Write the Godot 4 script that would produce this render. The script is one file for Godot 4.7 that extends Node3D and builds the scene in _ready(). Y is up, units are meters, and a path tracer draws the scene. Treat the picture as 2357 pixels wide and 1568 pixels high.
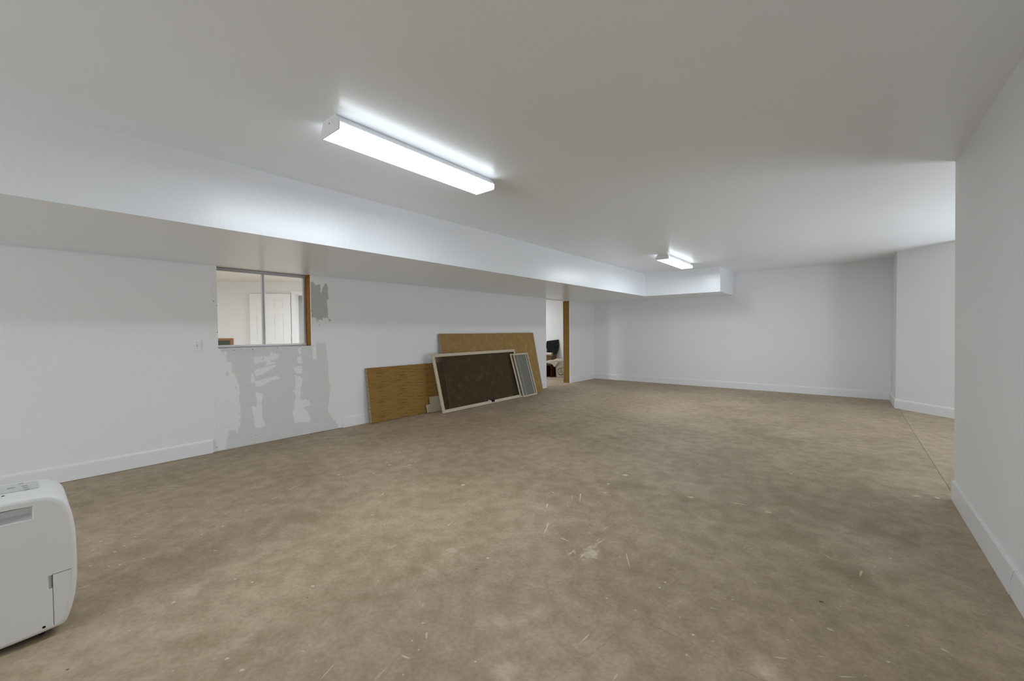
extends Node3D
# An empty basement room seen from near its right wall. x runs along the long walls away from the camera, y is up,
# z points from the left wall towards the right wall. The camera stands over (0, 0).

const CEIL := 2.3818      # ceiling
const LOW := 1.9253       # underside of the boxed soffit
const ZL := -5.03         # face of the left wall
const ZB := -5.215        # its back face, in the room behind
const XF := 9.4545        # face of the far wall
const LAMP_GLOW := 5.2    # radiance of the lens
const LAMP_LIGHT := 1.95  # energy of the area light below it
const UNSEEN_SOFTBOX_BACK := 8.4  # unseen, behind the camera, brightens the ceiling
const UNSEEN_SOFTBOX_SIDE := 8.0  # unseen, in the recess, brightens the far ceiling
const BACK_ROOM := 8.8     # energy of the unseen lamps in the room behind
const LIGHT_COLOR := Color(0.937, 0.973, 1.0)

var M := {}
var taken := {}

func _ready() -> void:
	var cam := Camera3D.new()
	cam.name = "camera"
	cam.fov = 79.492
	cam.near = 0.02
	cam.far = 60.0
	cam.transform = Transform3D(Basis(Vector3(0.634291, -0.008559, 0.773047), Vector3(0.022366, 0.999723, -0.007283), Vector3(-0.772771, 0.021909, 0.634307)).orthonormalized(), Vector3(0, 1.22, 0))
	add_child(cam)
	cam.current = true
	var env := Environment.new()
	env.background_mode = Environment.BG_COLOR
	env.background_color = Color(0.02, 0.02, 0.02)
	env.tonemap_mode = Environment.TONE_MAPPER_LINEAR
	env.tonemap_exposure = 1.03
	env.sdfgi_enabled = true
	env.ssao_enabled = true
	env.ssil_enabled = true
	var we := WorldEnvironment.new()
	we.name = "environment"
	we.environment = env
	add_child(we)

	make_materials()
	build_lamps()
	build_floor()
	build_ceiling()
	build_left_wall()
	build_other_walls()
	build_baseboards()
	build_window()
	build_doorway()
	build_back_room()
	build_switch()
	build_dehumidifier()
	build_leaning_things()
	build_storage()

# ---------------------------------------------------------------- helpers

func numbered(called: String) -> String:
	var n: int = taken.get(called, 0)
	taken[called] = n + 1
	return called if n == 0 else "%s_%03d" % [called, n]

func thing(called: String, label: String, category: String, at := Vector3.ZERO, group := "") -> Node3D:
	var o := Node3D.new()
	o.name = numbered(called)
	add_child(o)
	o.position = at
	tag(o, label, category, group)
	return o

func tag(o: Node, label: String, category: String, group := "") -> void:
	o.set_meta("label", label)
	o.set_meta("category", category)
	if group != "":
		o.set_meta("group", group)

func structure(called: String, at := Vector3.ZERO) -> Node3D:
	var o := Node3D.new()
	o.name = called
	add_child(o)
	o.position = at
	o.set_meta("kind", "structure")
	return o

func begin() -> SurfaceTool:
	var st := SurfaceTool.new()
	st.begin(Mesh.PRIMITIVE_TRIANGLES)
	st.set_smooth_group(-1)
	return st

func done(called: String, st: SurfaceTool, m: Material, parent: Node = self) -> MeshInstance3D:
	st.generate_normals()
	var o := MeshInstance3D.new()
	o.mesh = st.commit()
	o.material_override = m
	o.cast_shadow = GeometryInstance3D.SHADOW_CASTING_SETTING_ON
	if parent == self:
		o.name = numbered(called)
		add_child(o)
	else:
		var n := 0
		var nm := called
		while parent.has_node(nm):
			n += 1
			nm = "%s_%03d" % [called, n]
		o.name = nm
		parent.add_child(o)
	return o

# one triangle or quad, turned so that its front looks along «out»
func tri(st: SurfaceTool, a: Vector3, b: Vector3, c: Vector3, out: Vector3, ua := Vector2.ZERO, ub := Vector2.ZERO, uc := Vector2.ZERO) -> void:
	if (c - a).cross(b - a).dot(out) < 0.0:
		var t := b
		b = c
		c = t
		var u := ub
		ub = uc
		uc = u
	st.set_uv(ua)
	st.add_vertex(a)
	st.set_uv(ub)
	st.add_vertex(b)
	st.set_uv(uc)
	st.add_vertex(c)

func quad(st: SurfaceTool, a: Vector3, b: Vector3, c: Vector3, d: Vector3, out: Vector3) -> void:
	tri(st, a, b, c, out)
	tri(st, a, c, d, out)

func xyz(i: int, a: float, j: int, b: float, k: int, c: float) -> Vector3:
	var v := Vector3.ZERO
	v[i] = a
	v[j] = b
	v[k] = c
	return v

# a box with chamfered edges
func box(st: SurfaceTool, at: Vector3, size: Vector3, bev := 0.0, xf := Transform3D.IDENTITY) -> void:
	var h := size / 2.0
	var b := minf(bev, minf(h.x, minf(h.y, h.z)) * 0.9)
	for i in 3:
		var j := (i + 1) % 3
		var k := (i + 2) % 3
		for s in [-1.0, 1.0]:
			var p := []
			for q in [[-1, -1], [1, -1], [1, 1], [-1, 1]]:
				p.append(xf * (at + xyz(i, s * h[i], j, q[0] * (h[j] - b), k, q[1] * (h[k] - b))))
			quad(st, p[0], p[1], p[2], p[3], xf.basis * xyz(i, s, j, 0, k, 0))
			if b <= 0.0:
				continue
			for t in [-1.0, 1.0]:
				var e := [xyz(i, s * h[i], j, t * (h[j] - b), k, -(h[k] - b)), xyz(i, s * h[i], j, t * (h[j] - b), k, h[k] - b), xyz(i, s * (h[i] - b), j, t * h[j], k, h[k] - b), xyz(i, s * (h[i] - b), j, t * h[j], k, -(h[k] - b))]
				quad(st, xf * (at + e[0]), xf * (at + e[1]), xf * (at + e[2]), xf * (at + e[3]), xf.basis * xyz(i, s, j, t, k, 0))
	if b > 0.0:
		for sx in [-1.0, 1.0]:
			for sy in [-1.0, 1.0]:
				for sz in [-1.0, 1.0]:
					var s := Vector3(sx, sy, sz)
					tri(st, xf * (at + s * Vector3(h.x, h.y - b, h.z - b)), xf * (at + s * Vector3(h.x - b, h.y, h.z - b)), xf * (at + s * Vector3(h.x - b, h.y - b, h.z)), xf.basis * s)

func span(st: SurfaceTool, a: Vector3, b: Vector3, bev := 0.0) -> void:
	box(st, (a + b) / 2.0, (b - a).abs(), bev)

# an outline in the plane of «u» and «v», pushed along «w»; any simple polygon
func prism(st: SurfaceTool, outline: PackedVector2Array, origin: Vector3, u: Vector3, v: Vector3, w: Vector3) -> void:
	var idx := Geometry2D.triangulate_polygon(outline)
	var p := []
	for q in outline:
		p.append(origin + u * q.x + v * q.y)
	for i in range(0, idx.size(), 3):
		tri(st, p[idx[i]], p[idx[i + 1]], p[idx[i + 2]], -w)
		tri(st, p[idx[i]] + w, p[idx[i + 1]] + w, p[idx[i + 2]] + w, w)
	var turn := -1.0 if Geometry2D.is_polygon_clockwise(outline) else 1.0
	for i in outline.size():
		var k := (i + 1) % outline.size()
		var e := outline[k] - outline[i]
		var n := (u * e.y - v * e.x) * turn
		quad(st, p[i], p[k], p[k] + w, p[i] + w, n)

# a turned shape: profile of (radius, height) round the axis of xf
func lathe(st: SurfaceTool, profile: PackedVector2Array, n := 32, xf := Transform3D.IDENTITY) -> void:
	var g := 1
	for i in profile.size() - 1:
		var a := profile[i]
		var b := profile[i + 1]
		if i > 0 and absf((a - profile[i - 1]).angle_to(b - a)) > 0.6:
			g += 1
		st.set_smooth_group(g)
		var nr := Vector2(b.y - a.y, a.x - b.x)
		for k in n:
			var t0 := TAU * k / n
			var t1 := TAU * (k + 1) / n
			var d0 := Vector3(cos(t0), 0, sin(t0))
			var d1 := Vector3(cos(t1), 0, sin(t1))
			var out := xf.basis * ((d0 + d1) * nr.x + Vector3.UP * nr.y * 2.0)
			var p0 := xf * (d0 * a.x + Vector3.UP * a.y)
			var p1 := xf * (d1 * a.x + Vector3.UP * a.y)
			var q0 := xf * (d0 * b.x + Vector3.UP * b.y)
			var q1 := xf * (d1 * b.x + Vector3.UP * b.y)
			if a.x > 1e-5:
				tri(st, p0, p1, q1, out)
			if b.x > 1e-5:
				tri(st, p0, q1, q0, out)
	st.set_smooth_group(-1)

# ---------------------------------------------------------------- materials

func noise_tex(freq: float, octaves: int, kind: int, s: int, size := 512, normal := 0.0, ramp: Gradient = null) -> NoiseTexture2D:
	var f := FastNoiseLite.new()
	f.noise_type = kind
	f.seed = s
	f.frequency = freq
	f.fractal_octaves = octaves
	var t := NoiseTexture2D.new()
	t.width = size
	t.height = size
	t.seamless = true
	t.noise = f
	if normal > 0.0:
		t.as_normal_map = true
		t.bump_strength = normal
	if ramp:
		t.color_ramp = ramp
	return t

func ramp(stops: Array) -> Gradient:
	var g := Gradient.new()
	var o := PackedFloat32Array()
	var c := PackedColorArray()
	for s in stops:
		o.append(s[0])
		c.append(Color(s[1], s[2], s[3]).linear_to_srgb())
	g.offsets = o
	g.colors = c
	return g

func mat(r: float, g: float, b: float, rough := 0.6, metal := 0.0) -> StandardMaterial3D:
	var m := StandardMaterial3D.new()
	m.albedo_color = Color(r, g, b).linear_to_srgb()
	m.roughness = rough
	m.metallic = metal
	return m

func grained(stops: Array, scale: Vector3, rough: float, s: int, octaves := 4, freq := 0.02) -> StandardMaterial3D:
	var m := StandardMaterial3D.new()
	m.albedo_texture = noise_tex(freq, octaves, FastNoiseLite.TYPE_SIMPLEX_SMOOTH, s, 512, 0.0, ramp(stops))
	m.uv1_triplanar = true
	m.uv1_scale = scale
	m.roughness = rough
	m.metallic_specular = 0.25
	return m

func make_materials() -> void:
	# satin wall paint with the fine stipple a roller leaves
	var stipple := noise_tex(0.045, 3, FastNoiseLite.TYPE_SIMPLEX_SMOOTH, 7, 512, 3.0)
	var p := mat(0.862, 0.862, 0.864, 0.55)
	p.metallic_specular = 0.4
	p.normal_enabled = true
	p.normal_texture = stipple
	p.normal_scale = 0.10
	p.uv1_triplanar = true
	p.uv1_world_triplanar = true
	p.uv1_scale = Vector3(1.4, 1.4, 1.4)
	M.paint = p
	var c := mat(0.895, 0.92, 0.955, 0.30)
	c.metallic_specular = 0.6
	c.normal_enabled = true
	c.normal_texture = noise_tex(0.03, 4, FastNoiseLite.TYPE_SIMPLEX_SMOOTH, 11, 512, 3.0)
	c.normal_scale = 0.12
	c.uv1_triplanar = true
	c.uv1_world_triplanar = true
	c.uv1_scale = Vector3(1.1, 1.1, 1.1)
	M.ceiling = c
	M.trim = mat(0.86, 0.86, 0.87, 0.35)
	M.back_paint = mat(0.83, 0.828, 0.825, 0.6)
	M.gypsum = mat(0.72, 0.71, 0.69, 0.9)
	M.metal_white = mat(0.80, 0.80, 0.80, 0.35)
	M.vinyl = mat(0.46, 0.46, 0.465, 0.45)
	M.plastic = mat(0.87, 0.875, 0.875, 0.38)
	M.plastic_grey = mat(0.45, 0.46, 0.46, 0.45)
	M.black = mat(0.010, 0.010, 0.010, 0.75)
	M.black.metallic_specular = 0.25
	M.rubber = mat(0.02, 0.02, 0.02, 0.8)
	M.steel = mat(0.45, 0.45, 0.45, 0.4, 0.9)
	var glow := mat(0.85, 0.85, 0.85, 0.4)
	glow.emission_enabled = true
	glow.emission = LIGHT_COLOR
	glow.emission_energy_multiplier = LAMP_GLOW
	M.lens = glow
	var glass := StandardMaterial3D.new()
	glass.albedo_color = Color(0.95, 0.97, 0.96, 0.04)
	glass.transparency = BaseMaterial3D.TRANSPARENCY_ALPHA
	glass.roughness = 0.02
	glass.metallic_specular = 0.2
	M.glass = glass
	# woods: the scale stretches the grain along the local x axis
	M.ply = grained([[0.0, 0.15, 0.080, 0.018], [0.30, 0.25, 0.140, 0.036], [0.45, 0.31, 0.178, 0.048], [1.0, 0.34, 0.202, 0.058]], Vector3(0.35, 5.0, 2.0), 0.6, 21, 5)
	M.hardboard = grained([[0.0, 0.30, 0.190, 0.066], [0.5, 0.335, 0.215, 0.077], [0.72, 0.36, 0.236, 0.090], [1.0, 0.47, 0.34, 0.18]], Vector3(0.7, 0.7, 0.7), 0.6, 22, 5)
	M.edge = grained([[0.0, 0.16, 0.11, 0.07], [0.45, 0.36, 0.28, 0.20], [0.6, 0.42, 0.32, 0.22], [1.0, 0.50, 0.41, 0.30]], Vector3(12.0, 1.6, 12.0), 0.8, 23, 4)
	M.stud = grained([[0.0, 0.13, 0.048, 0.003], [0.45, 0.215, 0.088, 0.006], [1.0, 0.33, 0.15, 0.014]], Vector3(9.0, 0.7, 9.0), 0.55, 24, 4)
	M.stud.metallic_specular = 0.3
	M.post = grained([[0.0, 0.165, 0.090, 0.020], [0.5, 0.21, 0.117, 0.027], [1.0, 0.26, 0.152, 0.038]], Vector3(10.0, 0.8, 10.0), 0.6, 25, 4)
	M.frame_tan = grained([[0.0, 0.54, 0.455, 0.345], [0.5, 0.62, 0.53, 0.41], [1.0, 0.67, 0.58, 0.455]], Vector3(3.0, 3.0, 3.0), 0.5, 26, 3)
	M.card = grained([[0.0, 0.42, 0.35, 0.25], [0.5, 0.48, 0.41, 0.30], [1.0, 0.53, 0.46, 0.35]], Vector3(2.0, 2.0, 2.0), 0.85, 27, 4)
	# insect mesh, dusty in patches
	var dust := noise_tex(0.012, 5, FastNoiseLite.TYPE_SIMPLEX_SMOOTH, 28, 512, 0.0, ramp([[0.0, 0.040, 0.023, 0.010], [0.62, 0.052, 0.031, 0.014], [0.8, 0.085, 0.06, 0.038], [1.0, 0.16, 0.135, 0.11]]))
	var scr := StandardMaterial3D.new()
	scr.albedo_texture = dust
	scr.albedo_color = Color(1, 1, 1, 0.45)
	scr.uv1_triplanar = true
	scr.uv1_scale = Vector3(0.8, 0.8, 0.8)
	scr.transparency = BaseMaterial3D.TRANSPARENCY_ALPHA
	scr.roughness = 0.8
	M.screen = scr
	var scg := mat(0.20, 0.20, 0.165, 0.6)
	scg.albedo_color.a = 0.82
	scg.transparency = BaseMaterial3D.TRANSPARENCY_ALPHA
	M.grey_screen = scg

# ---------------------------------------------------------------- lamps

func wrap_light(at: Vector3, label: String, energy := LAMP_LIGHT, group := "") -> void:
	var o := thing("wrap_light", label, "light", at, group)
	var L := 0.61
	var hw := 0.0975
	# steel channel: narrow at the ceiling, flaring out over the lens
	var st := begin()
	prism(st, PackedVector2Array([Vector2(-0.062, 0.0), Vector2(0.062, 0.0), Vector2(0.086, -0.040), Vector2(0.086, -0.047), Vector2(-0.086, -0.047), Vector2(-0.086, -0.040)]), Vector3(-L + 0.003, 0, 0), Vector3.BACK, Vector3.UP, Vector3(2.0 * L - 0.006, 0, 0))
	done("housing", st, M.metal_white, o)
	st = begin()
	prism(st, PackedVector2Array([Vector2(-0.093, -0.0475), Vector2(0.093, -0.0475), Vector2(hw - 0.001, -0.052), Vector2(hw - 0.003, -0.080), Vector2(hw - 0.009, -0.086), Vector2(-hw + 0.009, -0.086), Vector2(-hw + 0.003, -0.080), Vector2(-hw + 0.001, -0.052)]), Vector3(-L + 0.003, 0, 0), Vector3.BACK, Vector3.UP, Vector3(2.0 * L - 0.006, 0, 0))
	done("lens", st, M.lens, o)
	for s in [-1.0, 1.0]:
		st = begin()
		prism(st, PackedVector2Array([Vector2(-0.066, 0.0), Vector2(0.066, 0.0), Vector2(0.092, -0.042), Vector2(hw + 0.002, -0.050), Vector2(hw, -0.084), Vector2(hw - 0.006, -0.088), Vector2(-hw + 0.006, -0.088), Vector2(-hw, -0.084), Vector2(-hw - 0.002, -0.050), Vector2(-0.092, -0.042)]), Vector3(s * L - 0.003, 0, 0), Vector3.BACK, Vector3.UP, Vector3(0.006, 0, 0))
		var cap := done("end_cap", st, M.metal_white, o)
		st = begin()
		lathe(st, PackedVector2Array([Vector2(0.0045, 0.0), Vector2(0.004, 0.002), Vector2(0.0, 0.003)]), 12, Transform3D(Basis(Vector3.BACK, -PI / 2.0 * s), Vector3(s * (L + 0.003), -0.030, 0)))
		done("screw", st, M.steel, cap)
	var a := AreaLight3D.new()
	a.name = "tube_light"
	a.area_size = Vector2(2.0 * L - 0.02, 2.0 * hw - 0.02)
	a.area_normalize_energy = true
	a.light_energy = energy
	a.light_color = LIGHT_COLOR
	a.area_range = 20.0
	a.area_attenuation = 2.0
	a.shadow_enabled = true
	a.rotation = Vector3(-PI / 2.0, 0, 0)
	a.position = Vector3(0, -0.092, 0)
	o.add_child(a)

func build_lamps() -> void:
	wrap_light(Vector3(1.722, CEIL, -2.172), "long white fluorescent wrap light on the ceiling, the nearer and larger one")
	wrap_light(Vector3(6.890, CEIL, -2.190), "small looking white fluorescent wrap light on the far ceiling near the soffit corner")
	wrap_light(Vector3(-3.45, CEIL, -2.172), "unseen white fluorescent wrap light on the ceiling behind the camera")  # out of view, lights the near end of the room
	wrap_light(Vector3(-0.3, 2.25, -7.2), "unseen white fluorescent wrap light on the back room ceiling, left of the interior window", BACK_ROOM)  # out of view, lights the back room behind the window
	wrap_light(Vector3(4.5, 2.25, -6.35), "unseen white fluorescent wrap light on the back room ceiling, between window and doorway", BACK_ROOM)  # out of view, lights the slanting wall and its door
	wrap_light(Vector3(8.2, 2.25, -7.4), "unseen white fluorescent wrap light on the ceiling of the storage corner", BACK_ROOM * 0.3)  # out of view, lights the corner beyond the doorway
	# unseen softboxes, out of view and placed to brighten the ceiling
	unseen_softbox(Vector3(-4.9, 0.0, -2.2), Vector3(0.90, 0.43, 0.0), "large unseen white light on a stand behind the camera, placed to brighten the ceiling", UNSEEN_SOFTBOX_BACK)
	unseen_softbox(Vector3(6.3, -0.42, 3.0), Vector3(0.0, 0.80, -0.60), "very wide unseen white light on a stand in the recess, placed to brighten the ceiling", UNSEEN_SOFTBOX_SIDE, 2.0)

func unseen_softbox(at: Vector3, aim: Vector3, label: String, energy: float, wide := 1.1) -> void:  # out of view: glowing panel and area light that brighten the ceiling
	var o := thing("unseen_softbox", label, "unseen_softbox", Vector3(at.x, 0, at.z))
	var hang := 0.9 + at.y
	var xf := Transform3D(Basis.looking_at(aim), Vector3(0, hang, 0))
	var size := Vector2(wide, 0.8)
	var st := begin()
	box(st, Vector3(0, 0, 0.03), Vector3(size.x + 0.04, size.y + 0.04, 0.06), 0.01, xf)
	done("back_cover", st, M.black, o)
	var face := mat(0.85, 0.85, 0.85, 0.5)
	face.emission_enabled = true
	face.emission = Color(1, 1, 1)
	face.emission_energy_multiplier = 1.0
	st = begin()
	box(st, Vector3(0, 0, -0.006), Vector3(size.x, size.y, 0.01), 0.002, xf)
	done("unseen_lamp_screen", st, face, o)
	st = begin()
	for k in 3:
		var d := Vector3(cos(k * TAU / 3.0), 0, sin(k * TAU / 3.0))
		var foot := d * 0.34 + Vector3(0, 0.012, 0)
		var hub := Vector3(0, hang - 0.30, 0)
		box(st, Vector3.ZERO, Vector3(0.02, (hub - foot).length(), 0.02), 0.003, Transform3D(Basis(Quaternion(Vector3.UP, (hub - foot).normalized())), (hub + foot) / 2.0))
	box(st, Vector3(0, hang - 0.22, 0) - aim * 0.05, Vector3(0.028, 0.30, 0.028), 0.004)
	done("stand", st, M.black, o)
	var a := AreaLight3D.new()
	a.name = "unseen_softbox_light"
	a.area_size = size
	a.area_normalize_energy = true
	a.light_energy = energy
	a.light_color = LIGHT_COLOR
	a.area_range = 25.0
	a.area_attenuation = 2.0
	a.shadow_enabled = true
	a.transform = xf * Transform3D(Basis.IDENTITY, Vector3(0, 0, -0.015))
	o.add_child(a)

# ---------------------------------------------------------------- floor

var shots := []      # [image, origin x in mm, origin z in mm, mm per pixel]
var rag: FastNoiseLite
var spots: Image     # worn and stained places of the slab, 20 mm cells

func _mark(x0: int, z0: int, x1: int, z1: int, w: int, k: float) -> void:   # a splash or smear of paint (or dirt where k < 0)
	var a := Vector2(x0, z0)
	var b := Vector2(x1, z1)
	for s in shots:
		var im: Image = s[0]
		var mm: float = s[3]
		var r: float = maxf(w * 0.7, mm * 0.5)
		var lo := ((a.min(b) - Vector2(r, r) * 1.6 - Vector2(s[1], s[2])) / mm).floor()
		var hi := ((a.max(b) + Vector2(r, r) * 1.6 - Vector2(s[1], s[2])) / mm).ceil()
		if lo.x < 0 or lo.y < 0 or hi.x >= im.get_width() or hi.y >= im.get_height():
			continue
		for py in range(int(lo.y), int(hi.y) + 1):
			for px in range(int(lo.x), int(hi.x) + 1):
				var p := Vector2(s[1] + (px + 0.5) * mm, s[2] + (py + 0.5) * mm)
				var t := clampf((p - a).dot(b - a) / maxf((b - a).length_squared(), 1.0), 0.0, 1.0)
				var d := (p - a.lerp(b, t)).length()
				var edge := r * (1.0 + 0.7 * rag.get_noise_2d(p.x, p.y) + 0.35 * rag.get_noise_2d(p.x * 4.0, p.y * 4.0)) * (1.0 - 0.75 * t * t) * (0.55 + 0.45 * smoothstep(0.0, 0.25, t) if (b - a).length() > w * 3.0 else 1.0)
				var cover := clampf((edge - d) / mm + 0.5, 0.0, 1.0) * minf(1.0, 1.6 * w * 0.7 / r)
				if cover <= 0.0:
					continue
				var c := im.get_pixel(px, py)
				var to := Color(0.90, 0.85, 0.75) if k > 0.0 else Color(0.27, 0.215, 0.15)
				im.set_pixel(px, py, c.lerp(to, cover * absf(k) * (0.75 + 0.25 * rag.get_noise_2d(p.x * 6.0, p.y * 6.0))))

func _crack(flat: Array, w: float) -> void:
	for i in range(0, flat.size() - 2, 2):
		var a := Vector2(flat[i], flat[i + 1])
		var b := Vector2(flat[i + 2], flat[i + 3])
		var n := int((b - a).length() / 2.0) + 1
		var side := (b - a).orthogonal().normalized()
		for k in n:
			var p := a.lerp(b, float(k) / n)
			p += side * (7.0 * rag.get_noise_2d(p.x * 0.8 + 900.0, p.y * 0.8) + 3.0 * rag.get_noise_2d(p.x * 3.0, p.y * 3.0 + 500.0))
			var wide := w * (0.75 + 0.8 * rag.get_noise_2d(p.x * 1.5 - 300.0, p.y * 1.5))
			for s in shots:
				var im: Image = s[0]
				var mm: float = s[3]
				var q := (p - Vector2(s[1], s[2])) / mm
				var x := int(q.x)
				var y := int(q.y)
				if x < 0 or y < 0 or x >= im.get_width() or y >= im.get_height():
					continue
				im.set_pixel(x, y, im.get_pixel(x, y).lerp(Color(0.33, 0.285, 0.225), clampf(0.16 * wide * 2.0 / mm, 0.0, 0.6)))

func _blotch(x: int, z: int, r: float, k: float) -> void:
	for py in range(int((z - r * 1.6 + 5100.0) / 20.0), int((z + r * 1.6 + 5100.0) / 20.0) + 1):
		for px in range(int((x - r * 1.6 + 600.0) / 20.0), int((x + r * 1.6 + 600.0) / 20.0) + 1):
			if px < 0 or py < 0 or px >= spots.get_width() or py >= spots.get_height():
				continue
			var p := Vector2(px * 20.0 - 590.0, py * 20.0 - 5090.0)
			var d := (p - Vector2(x, z)).length() / r * (1.0 + 0.9 * rag.get_noise_2d(p.x * 0.13, p.y * 0.13))
			spots.set_pixel(px, py, Color(spots.get_pixel(px, py).r + k * clampf(1.5 - d * 1.2, 0.0, 1.0), 0, 0))

func floor_field(w: int, h: int, mm: float, ox: float, oz: float) -> Image:
	var layers := []
	for q in [[0.0009, 5, 31, 160.0], [0.0065, 4, 32, 60.0], [0.035, 3, 33, 12.0]]:
		var f := FastNoiseLite.new()
		f.noise_type = FastNoiseLite.TYPE_SIMPLEX_SMOOTH
		f.seed = q[2]
		f.frequency = q[0] * mm
		f.fractal_octaves = q[1]
		f.domain_warp_enabled = true
		f.domain_warp_amplitude = q[3] / mm
		f.domain_warp_frequency = 0.0016 * mm
		f.domain_warp_fractal_octaves = 3
		f.offset = Vector3(ox / mm, oz / mm, 0)
		var im := f.get_image(w, h, false, false, false)
		im.convert(Image.FORMAT_L8)
		layers.append(im.get_data())
	var cut := spots.get_region(Rect2i(int((ox + 600.0) / 20.0), int((oz + 5100.0) / 20.0), int(w * mm / 20.0), int(h * mm / 20.0)))
	cut.resize(w, h, Image.INTERPOLATE_CUBIC)
	var worn := cut.get_data().to_float32_array()
	var rng := RandomNumberGenerator.new()
	rng.seed = 5
	var speck := PackedInt32Array()
	for i in 4099:
		speck.append(rng.randi_range(-7, 7))
	var lut := PackedByteArray()
	lut.resize(256 * 3)
	for i in 256:
		var t := (i - 128) / 128.0
		var warm := Color(0.418, 0.327, 0.224) * exp(t * 1.05)
		var cs := Color(minf(warm.r, 1.0), minf(warm.g * (1.0 + 0.08 * t), 1.0), minf(warm.b * (1.0 + 0.32 * t), 1.0)).linear_to_srgb()
		lut[i * 3] = int(cs.r * 255.0)
		lut[i * 3 + 1] = int(cs.g * 255.0)
		lut[i * 3 + 2] = int(cs.b * 255.0)
	var a: PackedByteArray = layers[0]
	var b: PackedByteArray = layers[1]
	var c: PackedByteArray = layers[2]
	var out := PackedByteArray()
	out.resize(w * h * 3)
	var o := 0
	for i in w * h:
		var bi := b[i]
		var v := 128 + int((a[i] - 128) * 0.20 + (bi - 128) * 0.21 + (c[i] - 128) * 0.13 + worn[i] * (20.0 + 1.0 * bi)) + speck[(i * 7 + i / 611) % 4099]
		v = clampi(v, 0, 255) * 3
		out[o] = lut[v]
		out[o + 1] = lut[v + 1]
		out[o + 2] = lut[v + 2]
		o += 3
	return Image.create_from_data(w, h, false, Image.FORMAT_RGB8, out)

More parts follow.
